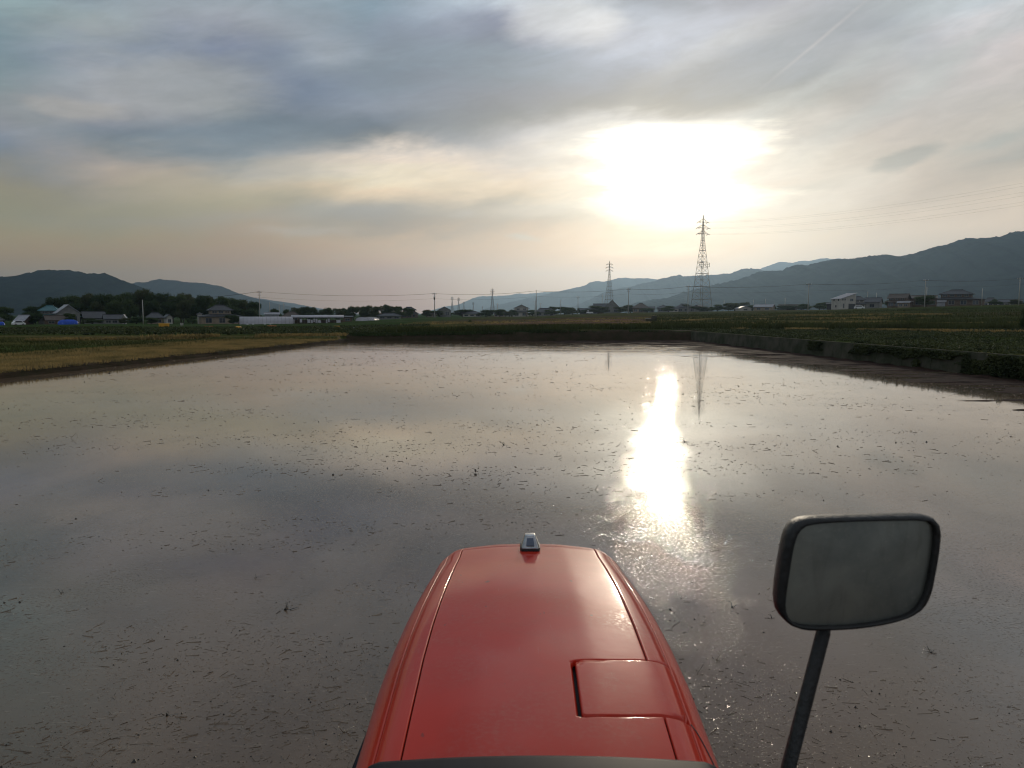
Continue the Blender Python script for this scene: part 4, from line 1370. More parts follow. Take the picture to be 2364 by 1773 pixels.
Dg = 262
g1 = hroot('greenhouse', 'long white plastic tunnel greenhouse behind the left field', 617, Dg, 0, 'greenhouse')
L_ = mpx(117, Dg)
hg = at(617, 731, Dg).z - g1.location.z
tunnel(MB(), L_, 5.4, hg).build('film', M['film'], g1, True)
hb_ = MB()
for i_ in range(15):
    x_ = -L_ / 2 + L_ * i_ / 14
    pts_ = [(x_, -2.75 * math.cos(math.pi * j / 10), (hg + .04) * (math.sin(math.pi * j / 10) ** .7)) for j in range(11)]
    hb_.tube(pts_, .03, 4)
hb_.build('hoops', M['steel'], g1)
MB().box(L_ / 2 + .02, L_ / 2 + .08, -.9, .9, 0, 1.9).build('door', M['tin'], g1)
g2 = hroot('greenhouse', 'torn greenhouse with rolled white cover and ragged sides', 735, 268, 0, 'greenhouse')
L2 = mpx(117, 268)
h2 = at(735, 728, 268).z - g2.location.z
cap_ = MB()
n_ = 8
for s in (-L2 / 2, L2 / 2):
    cap_.v += [(s, -2.7 * math.cos(math.pi * (.22 + .56 * i / n_)), h2 * math.sin(math.pi * (.22 + .56 * i / n_)) ** .7) for i in range(n_ + 1)]
cap_.f = [(i, i + 1, n_ + 2 + i, n_ + 1 + i) for i in range(n_)]
cf = cap_.build('roof_film', M['film'], g2, True)
sm = cf.modifiers.new('thick', 'SOLIDIFY')
sm.thickness = .12
pb_ = MB()
for i_ in range(17):
    x_ = -L2 / 2 + L2 * i_ / 16
    pb_.tube([(x_, -2.7 * math.cos(math.pi * j / 10), (h2 - .06) * (math.sin(math.pi * j / 10) ** .7)) for j in range(11)], .035, 4)
pb_.build('hoops', M['steel'], g2)
rg = MB()
r2 = random.Random(4)
x_ = -L2 / 2 + .5
while x_ < L2 / 2 - .6:
    w2_ = r2.uniform(.5, 1.4)
    if r2.random() < .8:
        t0, t1_ = r2.uniform(1.2, 1.75), r2.uniform(.0, .4)
        k_ = 5
        b0 = len(rg.v)
        for j in range(k_ + 1):
            xx = x_ + w2_ * j / k_
            rg.v += [(xx, -2.62 + .1 * math.sin(j * 2.1), t0 + .12 * r2.uniform(-1, 1)), (xx, -2.70 + .12 * math.sin(j * 1.7 + 1), t1_ + .25 * r2.random())]
        rg.f += [(b0 + 2 * j, b0 + 2 * j + 2, b0 + 2 * j + 3, b0 + 2 * j + 1) for j in range(k_)]
    x_ += w2_ + r2.uniform(0, .4)
ro = rg.build('side_film', M['film'], g2)
sm = ro.modifiers.new('thick', 'SOLIDIFY')
sm.thickness = .02
MB().box(-L2 / 2, L2 / 2, 2.5, 2.6, 0, 1.2).build('back_panel', M['wood'], g2)
g3 = hroot('greenhouse', 'small white arched tunnel end right of the torn greenhouse', 850, 300, 62, 'greenhouse')
h3 = at(850, 732, 300).z - g3.location.z
tunnel(MB(), 9, 5.6, h3).build('film', M['film'], g3, True)
hb_ = MB()
for i_ in range(7):
    x_ = -4.5 + 9 * i_ / 6
    hb_.tube([(x_, -2.85 * math.cos(math.pi * j / 10), (h3 + .05) * (math.sin(math.pi * j / 10) ** .7)) for j in range(11)], .05, 4)
hb_.build('hoops', M['steel'], g3)


# ------------------------------------------------------------------ things lying in the fields
def lump(name, label, cx, w, h, Dist, m_, seed, cat, parts=None, dep=.8, ribs=False):
    e_ = hroot(name, label, cx, Dist, random.uniform(-10, 10), cat)
    r_ = np.random.default_rng(seed)
    W_, H_ = mpx(w, Dist), mpx(h, Dist)
    n1, n2 = 18, 9
    v, f = [], []
    for i in range(n2 + 1):
        ph = (i / n2) * math.pi / 2
        for j in range(n1):
            a = 2 * math.pi * j / n1
            ex = .45
            c_, s_ = math.cos(a), math.sin(a)
            cxx = math.copysign(abs(c_) ** ex, c_)
            syy = math.copysign(abs(s_) ** ex, s_)
            rr = math.cos(ph) ** .5
            k_ = 1 + .10 * (r_.random() - .5)
            v.append((W_ / 2 * cxx * rr * k_, W_ / 2 * dep * syy * rr * k_, H_ * math.sin(ph) ** .8 * (1 + .08 * (r_.random() - .5)) - .02))
    for i in range(n2):
        for j in range(n1):
            j2 = (j + 1) % n1
            f.append((i * n1 + j, i * n1 + j2, (i + 1) * n1 + j2, (i + 1) * n1 + j))
    f.append(tuple(n2 * n1 + j for j in range(n1)))
    mk('cover', v, f, m_, e_, True)
    rp = MB()
    for s in (-.3, .3):
        rp.tube([(W_ * s, -W_ / 2 * dep * 1.06, .02), (W_ * s * .95, -W_ / 2 * dep * .8, H_ * .75), (W_ * s * .9, 0, H_ * 1.04), (W_ * s * .95, W_ / 2 * dep * .8, H_ * .75)], .02, 4)
    rp.build('rope', M['bag'], e_)
    return e_


def crate(name, label, cx, w, h, Dist, m_, cat='crate', yaw=5):
    e_ = hroot(name, label, cx, Dist, yaw, cat)
    W_, H_ = mpx(w, Dist), mpx(h, Dist)
    b_ = MB()
    d_ = W_ * .8
    b_.box(-W_ / 2, W_ / 2, -d_ / 2, d_ / 2, 0, H_ * .93)
    for i in range(7):
        x_ = -W_ / 2 + W_ * (i + .5) / 7
        b_.box(x_ - .035, x_ + .035, -d_ / 2 - .04, d_ / 2 + .04, .03, H_ * .85)
    b_.build('body', m_, e_)
    rm = MB()
    rm.box(-W_ / 2 - .05, W_ / 2 + .05, -d_ / 2 - .05, d_ / 2 + .05, H_ * .88, H_)
    rm.build('rim', m_, e_)
    return e_


tarp = lump('covered_stack', 'long stack under bright blue sheeting before the teal roofed house', 160, 42, 11.5, 236, M['blue'], 1, 'covered stack', dep=.3)
lump('covered_stack', 'blue sheeted stack cut by the left edge of the picture', 3, 20, 9, 236, M['blue'], 2, 'covered stack', dep=.5)
crate('crate', 'big upright ribbed yellow crate in the left field', 381, 21, 11.5, 118, M['yellow'])
lump('covered_heap', 'small heap under a yellow sheet, middle of the left field', 552, 17, 8.5, 98, M['yellow'], 3, 'covered heap')
crate('crate', 'low flat orange red crate between the two yellow heaps', 484, 18, 4.5, 125, M['orange'])
crate('crate', 'low orange crate right of the yellow sheeted heap', 629, 18, 4.5, 135, M['orange'])
crate('crate', 'small yellow crate with white sheet on its edge', 779, 11, 5.5, 108, M['yellow'])
crate('box', 'small pale box standing at the edge of the left field', 422, 6, 6, 200, M['plaster'], 'box')
for (cx, Dd, w, lb) in ((821, 97, 15, 'flat white sack lying right of the small yellow crate'), (870, 97, 12, 'humped white sack, farthest right in the left field'),
                        (573, 225, 4, 'white bag at the foot of the long greenhouse, first from left'), (586, 225, 4, 'white bag at the foot of the long greenhouse, second from left'),
                        (613, 225, 4, 'white bag at the foot of the long greenhouse, third from left'), (626, 225, 4, 'white bag at the foot of the long greenhouse, fourth from left')):
    lump('sack', lb, cx, w, 3.4, Dd, M['bag'], int(cx), 'sack', dep=.6)
# sluice box
e_ = hroot('sluice_box', 'dark stepped concrete sluice box in the field under the pylons', 1502, 106, 0, 'sluice box')
MB().box(-.75, .02, -.5, .5, 0, .62).build('body', M['concrete'], e_)
MB().box(-.82, .0, -.56, .56, .625, .68).build('lid', M['concrete_l'], e_)
MB().box(.03, .76, -.5, .5, 0, .92).build('body', M['concrete'], e_)
MB().box(.02, .80, -.55, .55, .925, .97).build('lid', M['dark_metal'], e_)


# ------------------------------------------------------------------ vehicles
def car(name, label, cx, Dist, yaw, L_, H_, pts, cab, cat='car', bed=False):
    e_ = hroot(name, label, cx, Dist, yaw, cat)
    w = .72
    b_ = MB()
    b0 = 0
    b_.v = [(p[0] * L_, -w, p[1] * H_) for p in pts] + [(p[0] * L_, w, p[1] * H_) for p in pts]
    n_ = len(pts)
    b_.f = [tuple(range(n_)), tuple(reversed(range(n_, 2 * n_)))] + [(i, n_ + i, n_ + (i + 1) % n_, (i + 1) % n_) for i in range(n_)]
    b_.build('body', M['white'], e_, bevel=.04)
    for cw in cab:
        g_ = MB()
        m_ = len(cw)
        g_.v = [(p[0] * L_, -w - .012, p[1] * H_) for p in cw] + [(p[0] * L_, w + .012, p[1] * H_) for p in cw]
        g_.f = [tuple(range(m_)), tuple(reversed(range(m_, 2 * m_)))] + [(i, m_ + i, m_ + (i + 1) % m_, (i + 1) % m_) for i in range(m_)]
        g_.build('window', M['glass'], e_)
    for sx in (-.3, .3):
        for sy in (-1, 1):
            wh = MB()
            wh.tube([(sx * L_, sy * (w - .12), .28), (sx * L_, sy * (w + .03), .28)], .28, 16)
            wo = wh.build('wheel', M['rubber'], e_)
            MB().tube([(sx * L_, sy * (w + .032), .28), (sx * L_, sy * (w + .045), .28)], .16, 10).build('rim', M['steel'], wo)
    if bed:
        MB().box(-.48 * L_, .12 * L_, -w - .03, -w + .02, .36 * H_, .56 * H_).build('bed_side', M['white'], e_)
        MB().box(-.48 * L_, .12 * L_, w - .02, w + .03, .36 * H_, .56 * H_).build('bed_side', M['white'], e_)
    return e_


car('truck', 'small white pickup truck parked by the long bluish roof', 1361, 415, 180, 3.7, 1.9,
    [(-.5, .2), (.5, .2), (.5, .5), (.44, .58), (.34, 1), (.14, 1), (.12, .36), (-.5, .36)], [[(.18, .62), (.40, .62), (.33, .92), (.18, .92)]], 'truck', True)
car('car', 'white car parked in front of the white walled house', 1980, 300, 0, 3.8, 1.45,
    [(-.5, .15), (.5, .15), (.5, .5), (.36, .62), (.22, .98), (-.30, 1), (-.46, .62), (-.5, .5)], [[(-.40, .62), (.30, .62), (.18, .92), (-.27, .93)]])
car('car', 'white car half hidden in grass by the blue sheeted stacks', 46, 232, 20, 3.4, 1.4,
    [(-.5, .15), (.5, .15), (.5, .5), (.36, .62), (.22, .98), (-.30, 1), (-.46, .62), (-.5, .5)], [[(-.40, .62), (.30, .62), (.18, .92), (-.27, .93)]])
car('car', 'pale car parked left of the white gabled house', 1171, 440, 5, 4.0, 1.4,
    [(-.5, .15), (.5, .15), (.5, .5), (.36, .62), (.22, .98), (-.30, 1), (-.46, .62), (-.5, .5)], [[(-.40, .62), (.30, .62), (.18, .92), (-.27, .93)]])


# ------------------------------------------------------------------ pylons and poles
def pylon_build(Hh, base_w, arm, k=1.0, platform=False, rz=0.5):
    """lattice tower, returns empty"""
    e_ = empty('transmission_tower', (0, 0, 0), rz)
    lt = MB()
    zs = [0, .065, .13, .20, .27, .335, .40, .46, .52, .58, .64, .69, .74, .79, .835, .875, .91, .94, 1.0]

    def hw(z_):
        return base_w / 2 * (1 - z_ * 1.12) if z_ < .74 else (base_w / 2 * .17) * (1 - (z_ - .74) / .26 * .9)
    cs = [(-1, -1), (1, -1), (1, 1), (-1, 1)]
    for i in range(len(zs) - 1):
        a, c = hw(zs[i]), hw(zs[i + 1])
        za, zc = zs[i] * Hh, zs[i + 1] * Hh
        for j in range(4):
            p, q_ = cs[j], cs[(j + 1) % 4]
            lt.tube([(p[0] * a, p[1] * a, za), (p[0] * c, p[1] * c, zc)], .13 * k * (1 - .5 * zs[i]), 4, False)
            if i < len(zs) - 2:
                lt.tube([(p[0] * a, p[1] * a, za), (q_[0] * c, q_[1] * c, zc)], .05 * k, 3, False)
                lt.tube([(q_[0] * a, q_[1] * a, za), (p[0] * c, p[1] * c, zc)], .05 * k, 3, False)
                lt.tube([(p[0] * c, p[1] * c, zc), (q_[0] * c, q_[1] * c, zc)], (.11 if i % 2 else .06) * k, 3, False)
    lt.build('lattice', M['steel'], e_)
    ends = []
    for (zf, aw) in ((.93, arm * .9), (.87, arm * 1.1), (.81, arm)):
        ab_ = MB()
        z_ = zf * Hh
        hwz = hw(zf)
        for s in (-1, 1):
            for y_ in (-hwz, hwz):
                ab_.tube([(0, y_, z_), (s * aw, 0, z_ + .1)], .13 * k, 4)
                ab_.tube([(0, y_, z_ + 1.7), (s * aw * .55, 0, z_ + .9), (s * aw, 0, z_ + .1)], .09 * k, 3)
            ab_.tube([(s * aw * .5, 0, z_), (s * aw * .5, 0, z_ + 1.0)], .08 * k, 3)
        ao = ab_.build('crossarm', M['steel'], e_)
        for s in (-1, 1):
            MB().tube([(s * aw, -1.5, z_ - .55), (s * aw, 0, z_ + .05), (s * aw, 1.5, z_ - .55)], .13 * k, 6).build('insulator', M['dark_metal'], ao)
            ends.append((s * aw, z_ - .2))
    if platform:
        for s in (-1, 1):
            z_ = .47 * Hh
            a = hw(.47)
            pf = MB()
            for zz_ in (0, 1.1, 2.0):
                pf.tube([(s * a - 1.2, -a, z_ + zz_), (s * a + 1.2, -a, z_ + zz_)], .10, 4)
            for xx in (-1.2, 1.2):
                pf.tube([(s * a + xx, -a, z_), (s * a + xx, -a, z_ + 2.0)], .10, 4)
            pf.build('platform', M['steel'], e_)
    return e_, ends


TOW = [  # base x, top x, top y, dist, label
    (1617, 497, 415, 'tallest lattice pylon, standing before the ridge under the sun glare', True),
    (1405, 602, 800, 'second tallest lattice pylon, behind the steep green roof', False),
    (1137, 665, 1500, 'slender hazy pylon above the ivy house left of centre', False),
    (1044.6, 684, 2000, 'small far pylon right of the dark gabled house, nearest to it', False),
    (1059.5, 686, 2050, 'small far pylon, second to the right of the dark gabled house', False),
    (1071.5, 696, 2400, 'tiny far pylon above the wide low bluish house', False),
    (1093, 697, 2450, 'tiny far pylon between the bluish house and the slender pylon', False),
    (1114, 707, 3000, 'faintest tiny pylon just left of the slender pylon', False),
]
t1 = None
for (cx, yt, Dd, lb, plat) in TOW:
    x_ = (cx - CX) / F * Dd
    zb_ = float(ground_z(x_, Dd, True)) - .3
    Hh = at(cx, yt, Dd).z - zb_
    k_ = 1.0 if Dd < 500 else min(2.6, Dd / 415 * .62)
    e_, ends = pylon_build(Hh, Hh * .165, Hh * .064, k_, plat, .42 if plat else .3)
    e_.location = (x_, Dd, zb_)
    tag(e_, lb, 'pylon', 'lattice pylons across the valley')
    if plat:
        t1, t1e = e_, ends


def sagwire(a, b_, sag, r, n=14):
    pts = []
    for i in range(n + 1):
        s = i / n
        p = Vector(a).lerp(Vector(b_), s)
        p.z -= sag * 4 * s * (1 - s)
        pts.append(p)
    return MB().tube(pts, r, 4, False).build('power_line', M['wire'])


# high voltage lines from the tall pylon away to the right
far_end = Vector((217, 138, 0))
for i_, (ax, az_) in enumerate(t1e):
    lv = ('top', 'top', 'middle', 'middle', 'lowest', 'lowest')[i_]
    sd_ = 'outer' if ax > 0 else 'inner'
    c_, s_ = math.cos(.42), math.sin(.42)
    a_ = Vector((t1.location.x + ax * c_, t1.location.y + ax * s_, t1.location.z + az_))
    e2 = far_end + Vector((ax * c_, ax * s_, a_.z + 4.0))
    w_ = sagwire(a_, e2, 8.5, .015)
    tag(w_, 'high voltage wire from the %s arm of the tallest pylon, %s side' % (lv, sd_), 'power line', 'high voltage wires')

PROTO = {}


def pole_mesh(kind):
    e_ = empty('utility_pole', (0, 0, 0))
    MB().tube([(0, 0, -.5), (0, 0, 10)], [.20, .12], 10).build('shaft', M['concrete_l'], e_, True)
    if kind in (1, 2):
        MB().box(-1.0, 1.0, -.06, .06, 9.45, 9.6).build('crossarm', M['steel'], e_)
        for s in (-.9, -.35, .9):
            MB().tube([(s, 0, 9.6), (s, 0, 9.9)], [.09, .05], 6).build('insulator', M['white'], e_)
        MB().box(-.6, .6, -.05, .05, 8.6, 8.72).build('crossarm', M['steel'], e_)
    if kind == 2:
        tb = MB().tube([(0, -.42, 7.2), (0, -.42, 8.2)], .3, 12)
        tb.build('transformer', M['dark_metal'], e_)
        MB().box(-.6, .6, -.05, .05, 7.9, 8.0).build('bracket', M['steel'], e_)
    if kind == 3:
        MB().box(-.7, .7, -.05, .05, 9.2, 9.32).build('crossarm', M['steel'], e_)
    return e_


def pole(cx, yt, Dd, kind, label, yaw=0, group='utility poles along the field road'):
    x_ = (cx - CX) / F * Dd
    zb_ = float(ground_z(x_, Dd, True))
    if kind not in PROTO:
        PROTO[kind] = e_ = pole_mesh(kind)
    else:
        e_ = copy_tree(PROTO[kind])
    Hh = at(cx, yt, Dd).z - zb_
    e_.location = (x_, Dd, zb_)
    e_.scale = (1, 1, Hh / 10)
    e_.rotation_euler = (0, 0, R(yaw))
    tag(e_, label, 'utility pole', group)
    return Vector((x_, Dd, zb_ + Hh * .97))


PL = [
    (602, 671, 300, 1, 'tall pole with crossarm at the right end of the left wood'),
    (1004, 676, 330, 2, 'tall pole carrying a dark transformer, left of centre'),
    (1237.5, 669.6, 305, 0, 'tall plain pole right of the white gabled house'),
    (1449, 665, 330, 1, 'pole with crossarm between the steep green roof and brownish house'),
    (1586, 659, 300, 1, 'tall pole just left of the tallest pylon'),
    (1862, 653.7, 280, 1, 'tall grey pole left of the modern house'),
    (2129.5, 644.7, 285, 1, 'tall pole above the brown barn and rounded tree'),
    (2345.5, 641, 290, 1, 'tall pole close to the right edge'),
]
tops = [pole(*p) for p in PL]
nmz = ['wood end pole', 'transformer pole', 'centre pole', 'green roof pole', 'pylon side pole', 'modern house pole', 'barn pole', 'right edge pole']
tops = [at(150, 697, 330)] + tops + [at(2900, 640, 300)]
nmz = ['left wood'] + nmz + ['frame edge']
for i_, (a_, b_) in enumerate(zip(tops[:-1], tops[1:])):
    sg = (b_ - a_).length * .018
    for off, lv in ((-.7, 'upper pair'), (.7, 'upper pair'), (0, 'lower wire')):
        dz_ = 0 if off else -2.1
        v_ = Vector((0, off, dz_))
        w_ = sagwire(a_ + v_, b_ + v_, sg, .038 if off else .028)
        tag(w_, (('nearer' if off < 0 else 'farther') + ' upper wire from the %s to the %s' if off else 'lower wire from the %s to the %s') % (nmz[i_], nmz[i_ + 1]), 'power line', 'wires from the %s to the %s' % (nmz[i_], nmz[i_ + 1]))

for (cx, yt, Dd, kd, lb) in [
    (333.6, 692, 262, 0, 'slim plain pole before the left wood'),
    (625.4, 697, 330, 0, 'short slim pole right of the wood end pole'),
    (647, 703, 360, 3, 'left pole of the double pole frame behind the greenhouse'),
    (658, 699, 360, 3, 'right pole of the double pole frame behind the greenhouse'),
    (1235, 694, 300, 3, 'short pole standing against the plain tall centre pole'),
    (1148.6, 700, 420, 3, 'short pole behind the tree covered small house'),
    (1248, 699, 460, 3, 'short pole rising behind the wide bluish hipped roof'),
    (1294, 692, 430, 3, 'slim pole left of the round olive tree'),
    (1333.6, 684, 420, 1, 'slim pole with crossarm right of the round olive tree'),
    (1389, 680, 450, 3, 'pole rising behind the dark level ridge'),
    (1669, 694, 460, 3, 'small pole right of the tallest pylon'),
    (1736, 692, 430, 3, 'small pole between the small white and pale roofed houses'),
    (1764, 690, 400, 3, 'pole before the pale sloping roof'),
    (1809, 688, 410, 3, 'pole above the dark hedge like tree'),
    (1998, 673, 350, 3, 'pole behind the grey sloping roofed barn, left one'),
    (2018, 676, 380, 3, 'pole behind the grey sloping roofed barn, right one'),
    (2133, 662, 300, 3, 'short pole standing against the barn pole'),
    (2260.6, 666, 315, 0, 'plain dark pole right of the dark farmhouse'),
    (535 - 0, 655, 5400, 0, 'remote mast on the paler blue hill'),
]:
    if Dd > 3000:
        continue
    pole(cx, yt, Dd, kd, lb, random.uniform(-20, 20), 'smaller poles among the houses')

# ------------------------------------------------------------------ tractor
def paint():
    m = bpy.data.materials.new('faded_red_paint')
    m.use_nodes = True
    t = NT(m.node_tree)
    b = m.node_tree.nodes['Principled BSDF']
    P = t.n('ShaderNodeTexCoord').outputs['Object']
    n1 = t.noise(P, 3.5, 5, .6, .4)
    n2 = t.noise(P, 90, 4, .6)
    dust = t.m('MULTIPLY', t.ss(n1, .42, .72), t.ss(n2, .40, .75))
    base = t.mix(t.ss(n1, .3, .7), (.58, .034, .016, 1), (.50, .034, .018, 1))
    base = t.mix(t.m('MULTIPLY', dust, .15), base, (.42, .30, .24, 1))
    sp = t.ss(t.noise(t.scale(P, 1, .5, 1), 42, 2, .5), .735, .765)
    base = t.mix(t.m('MULTIPLY', sp, .7), base, (.14, .05, .04, 1))
    scr = t.ss(t.noise(t.scale(P, 60, 3, 10), 3, 3, .5), .70, .76)
    base = t.mix(t.m('MULTIPLY', scr, .10), base, (.6, .4, .35, 1))
    t.put(b.inputs['Base Color'], base)
    t.put(b.inputs['Roughness'], t.m('ADD', .28, t.m('MULTIPLY', n1, .14)))
    b.inputs['Specular IOR Level'].default_value = .02
    b.inputs['Specular Tint'].default_value = (1, .5, .32, 1)
    b.inputs['Coat Weight'].default_value = .48
    t.put(b.inputs['Coat Roughness'], t.m('ADD', .06, t.m('MULTIPLY', dust, .12)))
    bn = t.n('ShaderNodeBump')
    bn.inputs['Strength'].default_value = .12
    bn.inputs['Distance'].default_value = .004
    t.put(bn.inputs['Height'], t.noise(P, 14, 3, .5))
    t.put(b.inputs['Normal'], bn.outputs[0])
    return m


M['paint'] = paint()
M['plastic'] = mat('dark_grey_plastic', (.016, .018, .027), .5, .2, 20, spec=.05)
M['chassis'] = mat('dark_chassis', (.035, .035, .04), .7, .3, 8)
M['chrome'] = mat('smoked_plastic', (.42, .43, .46), .16, .3, 30, metal=.9)
M['marker'] = mat('marker_lens', (.05, .08, .14), .08, .2, 30, spec=.9)
M['rim_black'] = mat('mirror_shell', (.012, .012, .013), .5, .3, 20, bump=.2, bscale=120)


def glassmat():
    m = bpy.data.materials.new('dusty_mirror')
    m.use_nodes = True
    t = NT(m.node_tree)
    b = m.node_tree.nodes['Principled BSDF']
    P = t.n('ShaderNodeTexCoord').outputs['Object']
    n1 = t.noise(P, 9, 5, .6, .6)
    b.inputs['Metallic'].default_value = .9
    bc = t.mix(t.ss(n1, .3, .75), (.33, .34, .31, 1), (.20, .215, .205, 1))
    dd = t.ss(t.noise(P, 160, 4, .65), .58, .72)
    smr = t.ss(t.noise(t.scale(P, 30, 1, 6), 1.2, 4, .6, 1.5), .5, .75)
    bc = t.mix(t.m('MULTIPLY', dd, .35), bc, (.40, .39, .35, 1))
    bc = t.mix(t.m('MULTIPLY', smr, .22), bc, (.12, .12, .11, 1))
    t.put(b.inputs['Base Color'], bc)
    t.put(b.inputs['Roughness'], t.m('ADD', .32, t.m('MULTIPLY', n1, .25)))
    return m


M['mirror'] = glassmat()

tr = empty('tractor', (0.05, 1.55, 0), 0, 'red farm tractor seen from its seat, bonnet pointing out over the water', 'tractor')
TO = Vector(tr.location)


def P_(o):
    o.parent = tr
    o.location = Vector(o.location) - TO
    return o


# --- bonnet surface, world coordinates
YN, YT, YE = 0.95, 2.52, 2.90        # rear end, start of the nose, tip


def W0(y):
    return float(np.interp(y, [.9, 1.2, 1.4, 1.6, 1.8, 2.0, 2.15, 2.3, 2.45], [.330, .338, .347, .356, .359, .357, .352, .345, .335]))


SX = [0, .12, .24, .272, .292, .308, .322, .334, .344, .351, .356, .358, .358]
SZ = [0, -.0018, -.0105, -.0175, -.033, -.044, -.058, -.078, -.105, -.15, -.21, -.30, -.40]
SL = [0]
for i_ in range(1, len(SX)):
    SL.append(SL[-1] + math.hypot(SX[i_] - SX[i_ - 1], SZ[i_] - SZ[i_ - 1]))
# smooth (cubic) resample of the section
ll_ = np.linspace(0, SL[-1], 240)
sx_ = np.interp(ll_, SL, SX)
sz_ = np.interp(ll_, SL, SZ)
ker = np.hanning(17)
ker /= ker.sum()
sx_ = np.convolve(np.concatenate([-sx_[8:0:-1], sx_, sx_[-1] + (sx_[-1] - sx_[-9:-1][::-1])]), ker, 'valid')[:240]
sz_ = np.convolve(np.concatenate([sz_[8:0:-1], sz_, sz_[-1] + (sz_[-1] - sz_[-9:-1][::-1])]), ker, 'valid')[:240]


def bonnet(l, u):
    """l: signed girth position (m) across; u: position along (m), nose wraps down after YT. returns point"""
    al = abs(l)
    x = float(np.interp(al, ll_, sx_)) * math.copysign(1, l)
    z = float(np.interp(al, ll_, sz_))
    if u <= YT:
        y, dzn, kx = u, 0.0, W0(u) / .358
        zt = 1.432 - .036 * max(0, (u - 1.2)) ** 2
    else:
        # elliptic nose, horizontal radius a, vertical radius b
        a, b_ = YE - YT, .20
        th = (u - YT) / .335
        y = YT + a * math.sin(min(th, math.pi / 2))
        dzn = -b_ * (1 - math.cos(min(th, math.pi / 2))) - max(0, th - math.pi / 2) * .33
        kx = W0(YT) / .358 * (1 - .16 * (1 - math.cos(min(th, math.pi / 2))))
        zt = 1.432 - .036 * (YT - 1.2) ** 2 - .0907 * (y - YT) * .8
        y -= .30 * (x * kx) ** 2 / .1 * .35 * math.sin(min(th, math.pi / 2))
    kz = 1.0
    xc = float(np.interp(y, [1.2, 1.5, 2.1, 2.6], [.044, .048, .054, .056]))
    return (xc + x * kx, y, zt + dzn + z * kz)


LSEAM, LCREASE, LEND = .2405, .2975, .62
UEND = YT + .335 * 1.35


def edge_drop(d, r=.0032, depth=.012):
    """rounded panel edge: d = distance inside the panel border"""
    if d >= r:
        return 0.0
    if d <= 0:
        return -depth
    return -(r - math.sqrt(max(0, r * r - (r - d) ** 2)))


def lines(a, b_, step, extra):
    s = set(np.round(np.arange(a, b_ + 1e-6, step), 5)) | {round(a, 5), round(b_, 5)}
    for e in extra:
        for o_ in (-.012, -.0060, -.0045, -.003, -.0018, -.0008, 0, .0008, .0018, .003, .0045, .006, .012):
            if a - 1e-6 <= e + o_ <= b_ + 1e-6:
                s.add(round(e + o_, 5))
    s = sorted(s)
    o2 = [s[0]]
    for v_ in s[1:]:
        if v_ - o2[-1] > 2.5e-4:
            o2.append(v_)
    return o2


def rrect(l, u, l0, l1, u0, u1, r):
    """distance inside a rounded rectangle (positive inside)"""
    cx, cu = (l0 + l1) / 2, (u0 + u1) / 2
    qx, qy = abs(l - cx) - (l1 - l0) / 2 + r, abs(u - cu) - (u1 - u0) / 2 + r
    return -(math.hypot(max(qx, 0), max(qy, 0)) + min(max(qx, qy), 0) - r)


GAP = .0022
# fuel lid opening in girth / length coordinates, slightly skewed
LID = (.084, .2955, 1.342, 1.577)


def skew(l, u):
    return u - (l - .19) * .12


def panel(name, l0, l1, u0, u1, extra_l=(), extra_u=(), hole=None, clip=None, lift=0, parent=None):
    ls = lines(l0, l1, .012, [l0, l1] + list(extra_l))
    us = lines(u0, u1, .02, [u0, u1] + list(extra_u))
    v, idx = [], {}
    f = []
    D_ = {}
    for i, l in enumerate(ls):
        for j, u in enumerate(us):
            d = min(l - l0, l1 - l, u - u0, u1 - u)
            if hole:
                d = min(d, -rrect(l, skew(l, u), *hole))
            if clip:
                d = min(d, clip(l, u))
            D_[i, j] = d
            p = bonnet(l, u)
            q1 = bonnet(l + .002, u)
            q2 = bonnet(l, u + .002)
            n = (Vector(q1) - Vector(p)).cross(Vector(q2) - Vector(p))
            if n.length < 1e-12:
                n = Vector((0, 0, 1))
            n.normalize()
            p = Vector(p) + n * (edge_drop(d) + lift)
            idx[i, j] = len(v)
            v.append(tuple(p))
    for i in range(len(ls) - 1):
        for j in range(len(us) - 1):
            q_ = [(i, j), (i + 1, j), (i + 1, j + 1), (i, j + 1)]
            if max(D_[k_] for k_ in q_) > -.0004:
                f.append(tuple(idx[k_] for k_ in q_))
    used_ = sorted({a for q_ in f for a in q_})
    rm = {a: k_ for k_, a in enumerate(used_)}
    o = mk(name, [v[a] for a in used_], [tuple(rm[a] for a in q_) for q_ in f], M['paint'], None, True)
    return o


hole = (LID[0] - GAP, LID[1] + .02, LID[2] - GAP, LID[3] + GAP, .012)
# main lid panel
top_ = panel('bonnet_panel', -LSEAM + GAP / 2, LSEAM - GAP / 2, YN, UEND, [LID[0]], [LID[2], LID[3], LID[2] - .02, LID[3] + .02, LID[2] + .012, LID[3] - .012], (LID[0] - .007, LID[1] + .05, LID[2] - GAP, LID[3] + GAP, .012))
P_(top_)
for s, nm in ((-1, 'left'), (1, 'right')):
    a, b_ = (-LCREASE + GAP / 2, -LSEAM - GAP / 2) if s < 0 else (LSEAM + GAP / 2, LCREASE - GAP / 2)
    P_(panel('shoulder_panel', a, b_, YN, UEND, [], [LID[2], LID[3], LID[2] - .006, LID[3] + .006] if s > 0 else [], (LID[0], LID[1] + .05, LID[2] - GAP - .0, LID[3] + GAP + .0, .012) if s > 0 else None))
    a, b_ = (-LEND, -LCREASE - GAP / 4) if s < 0 else (LCREASE + GAP / 4, LEND)
    P_(panel('side_panel', a, b_, YN, UEND))
lid = panel('fuel_lid', LID[0], LID[1], LID[2] - .03, LID[3] + .03, [], [LID[2], LID[3]], None, lambda l, u: rrect(l, skew(l, u), *LID, .012), .0012)
P_(lid)
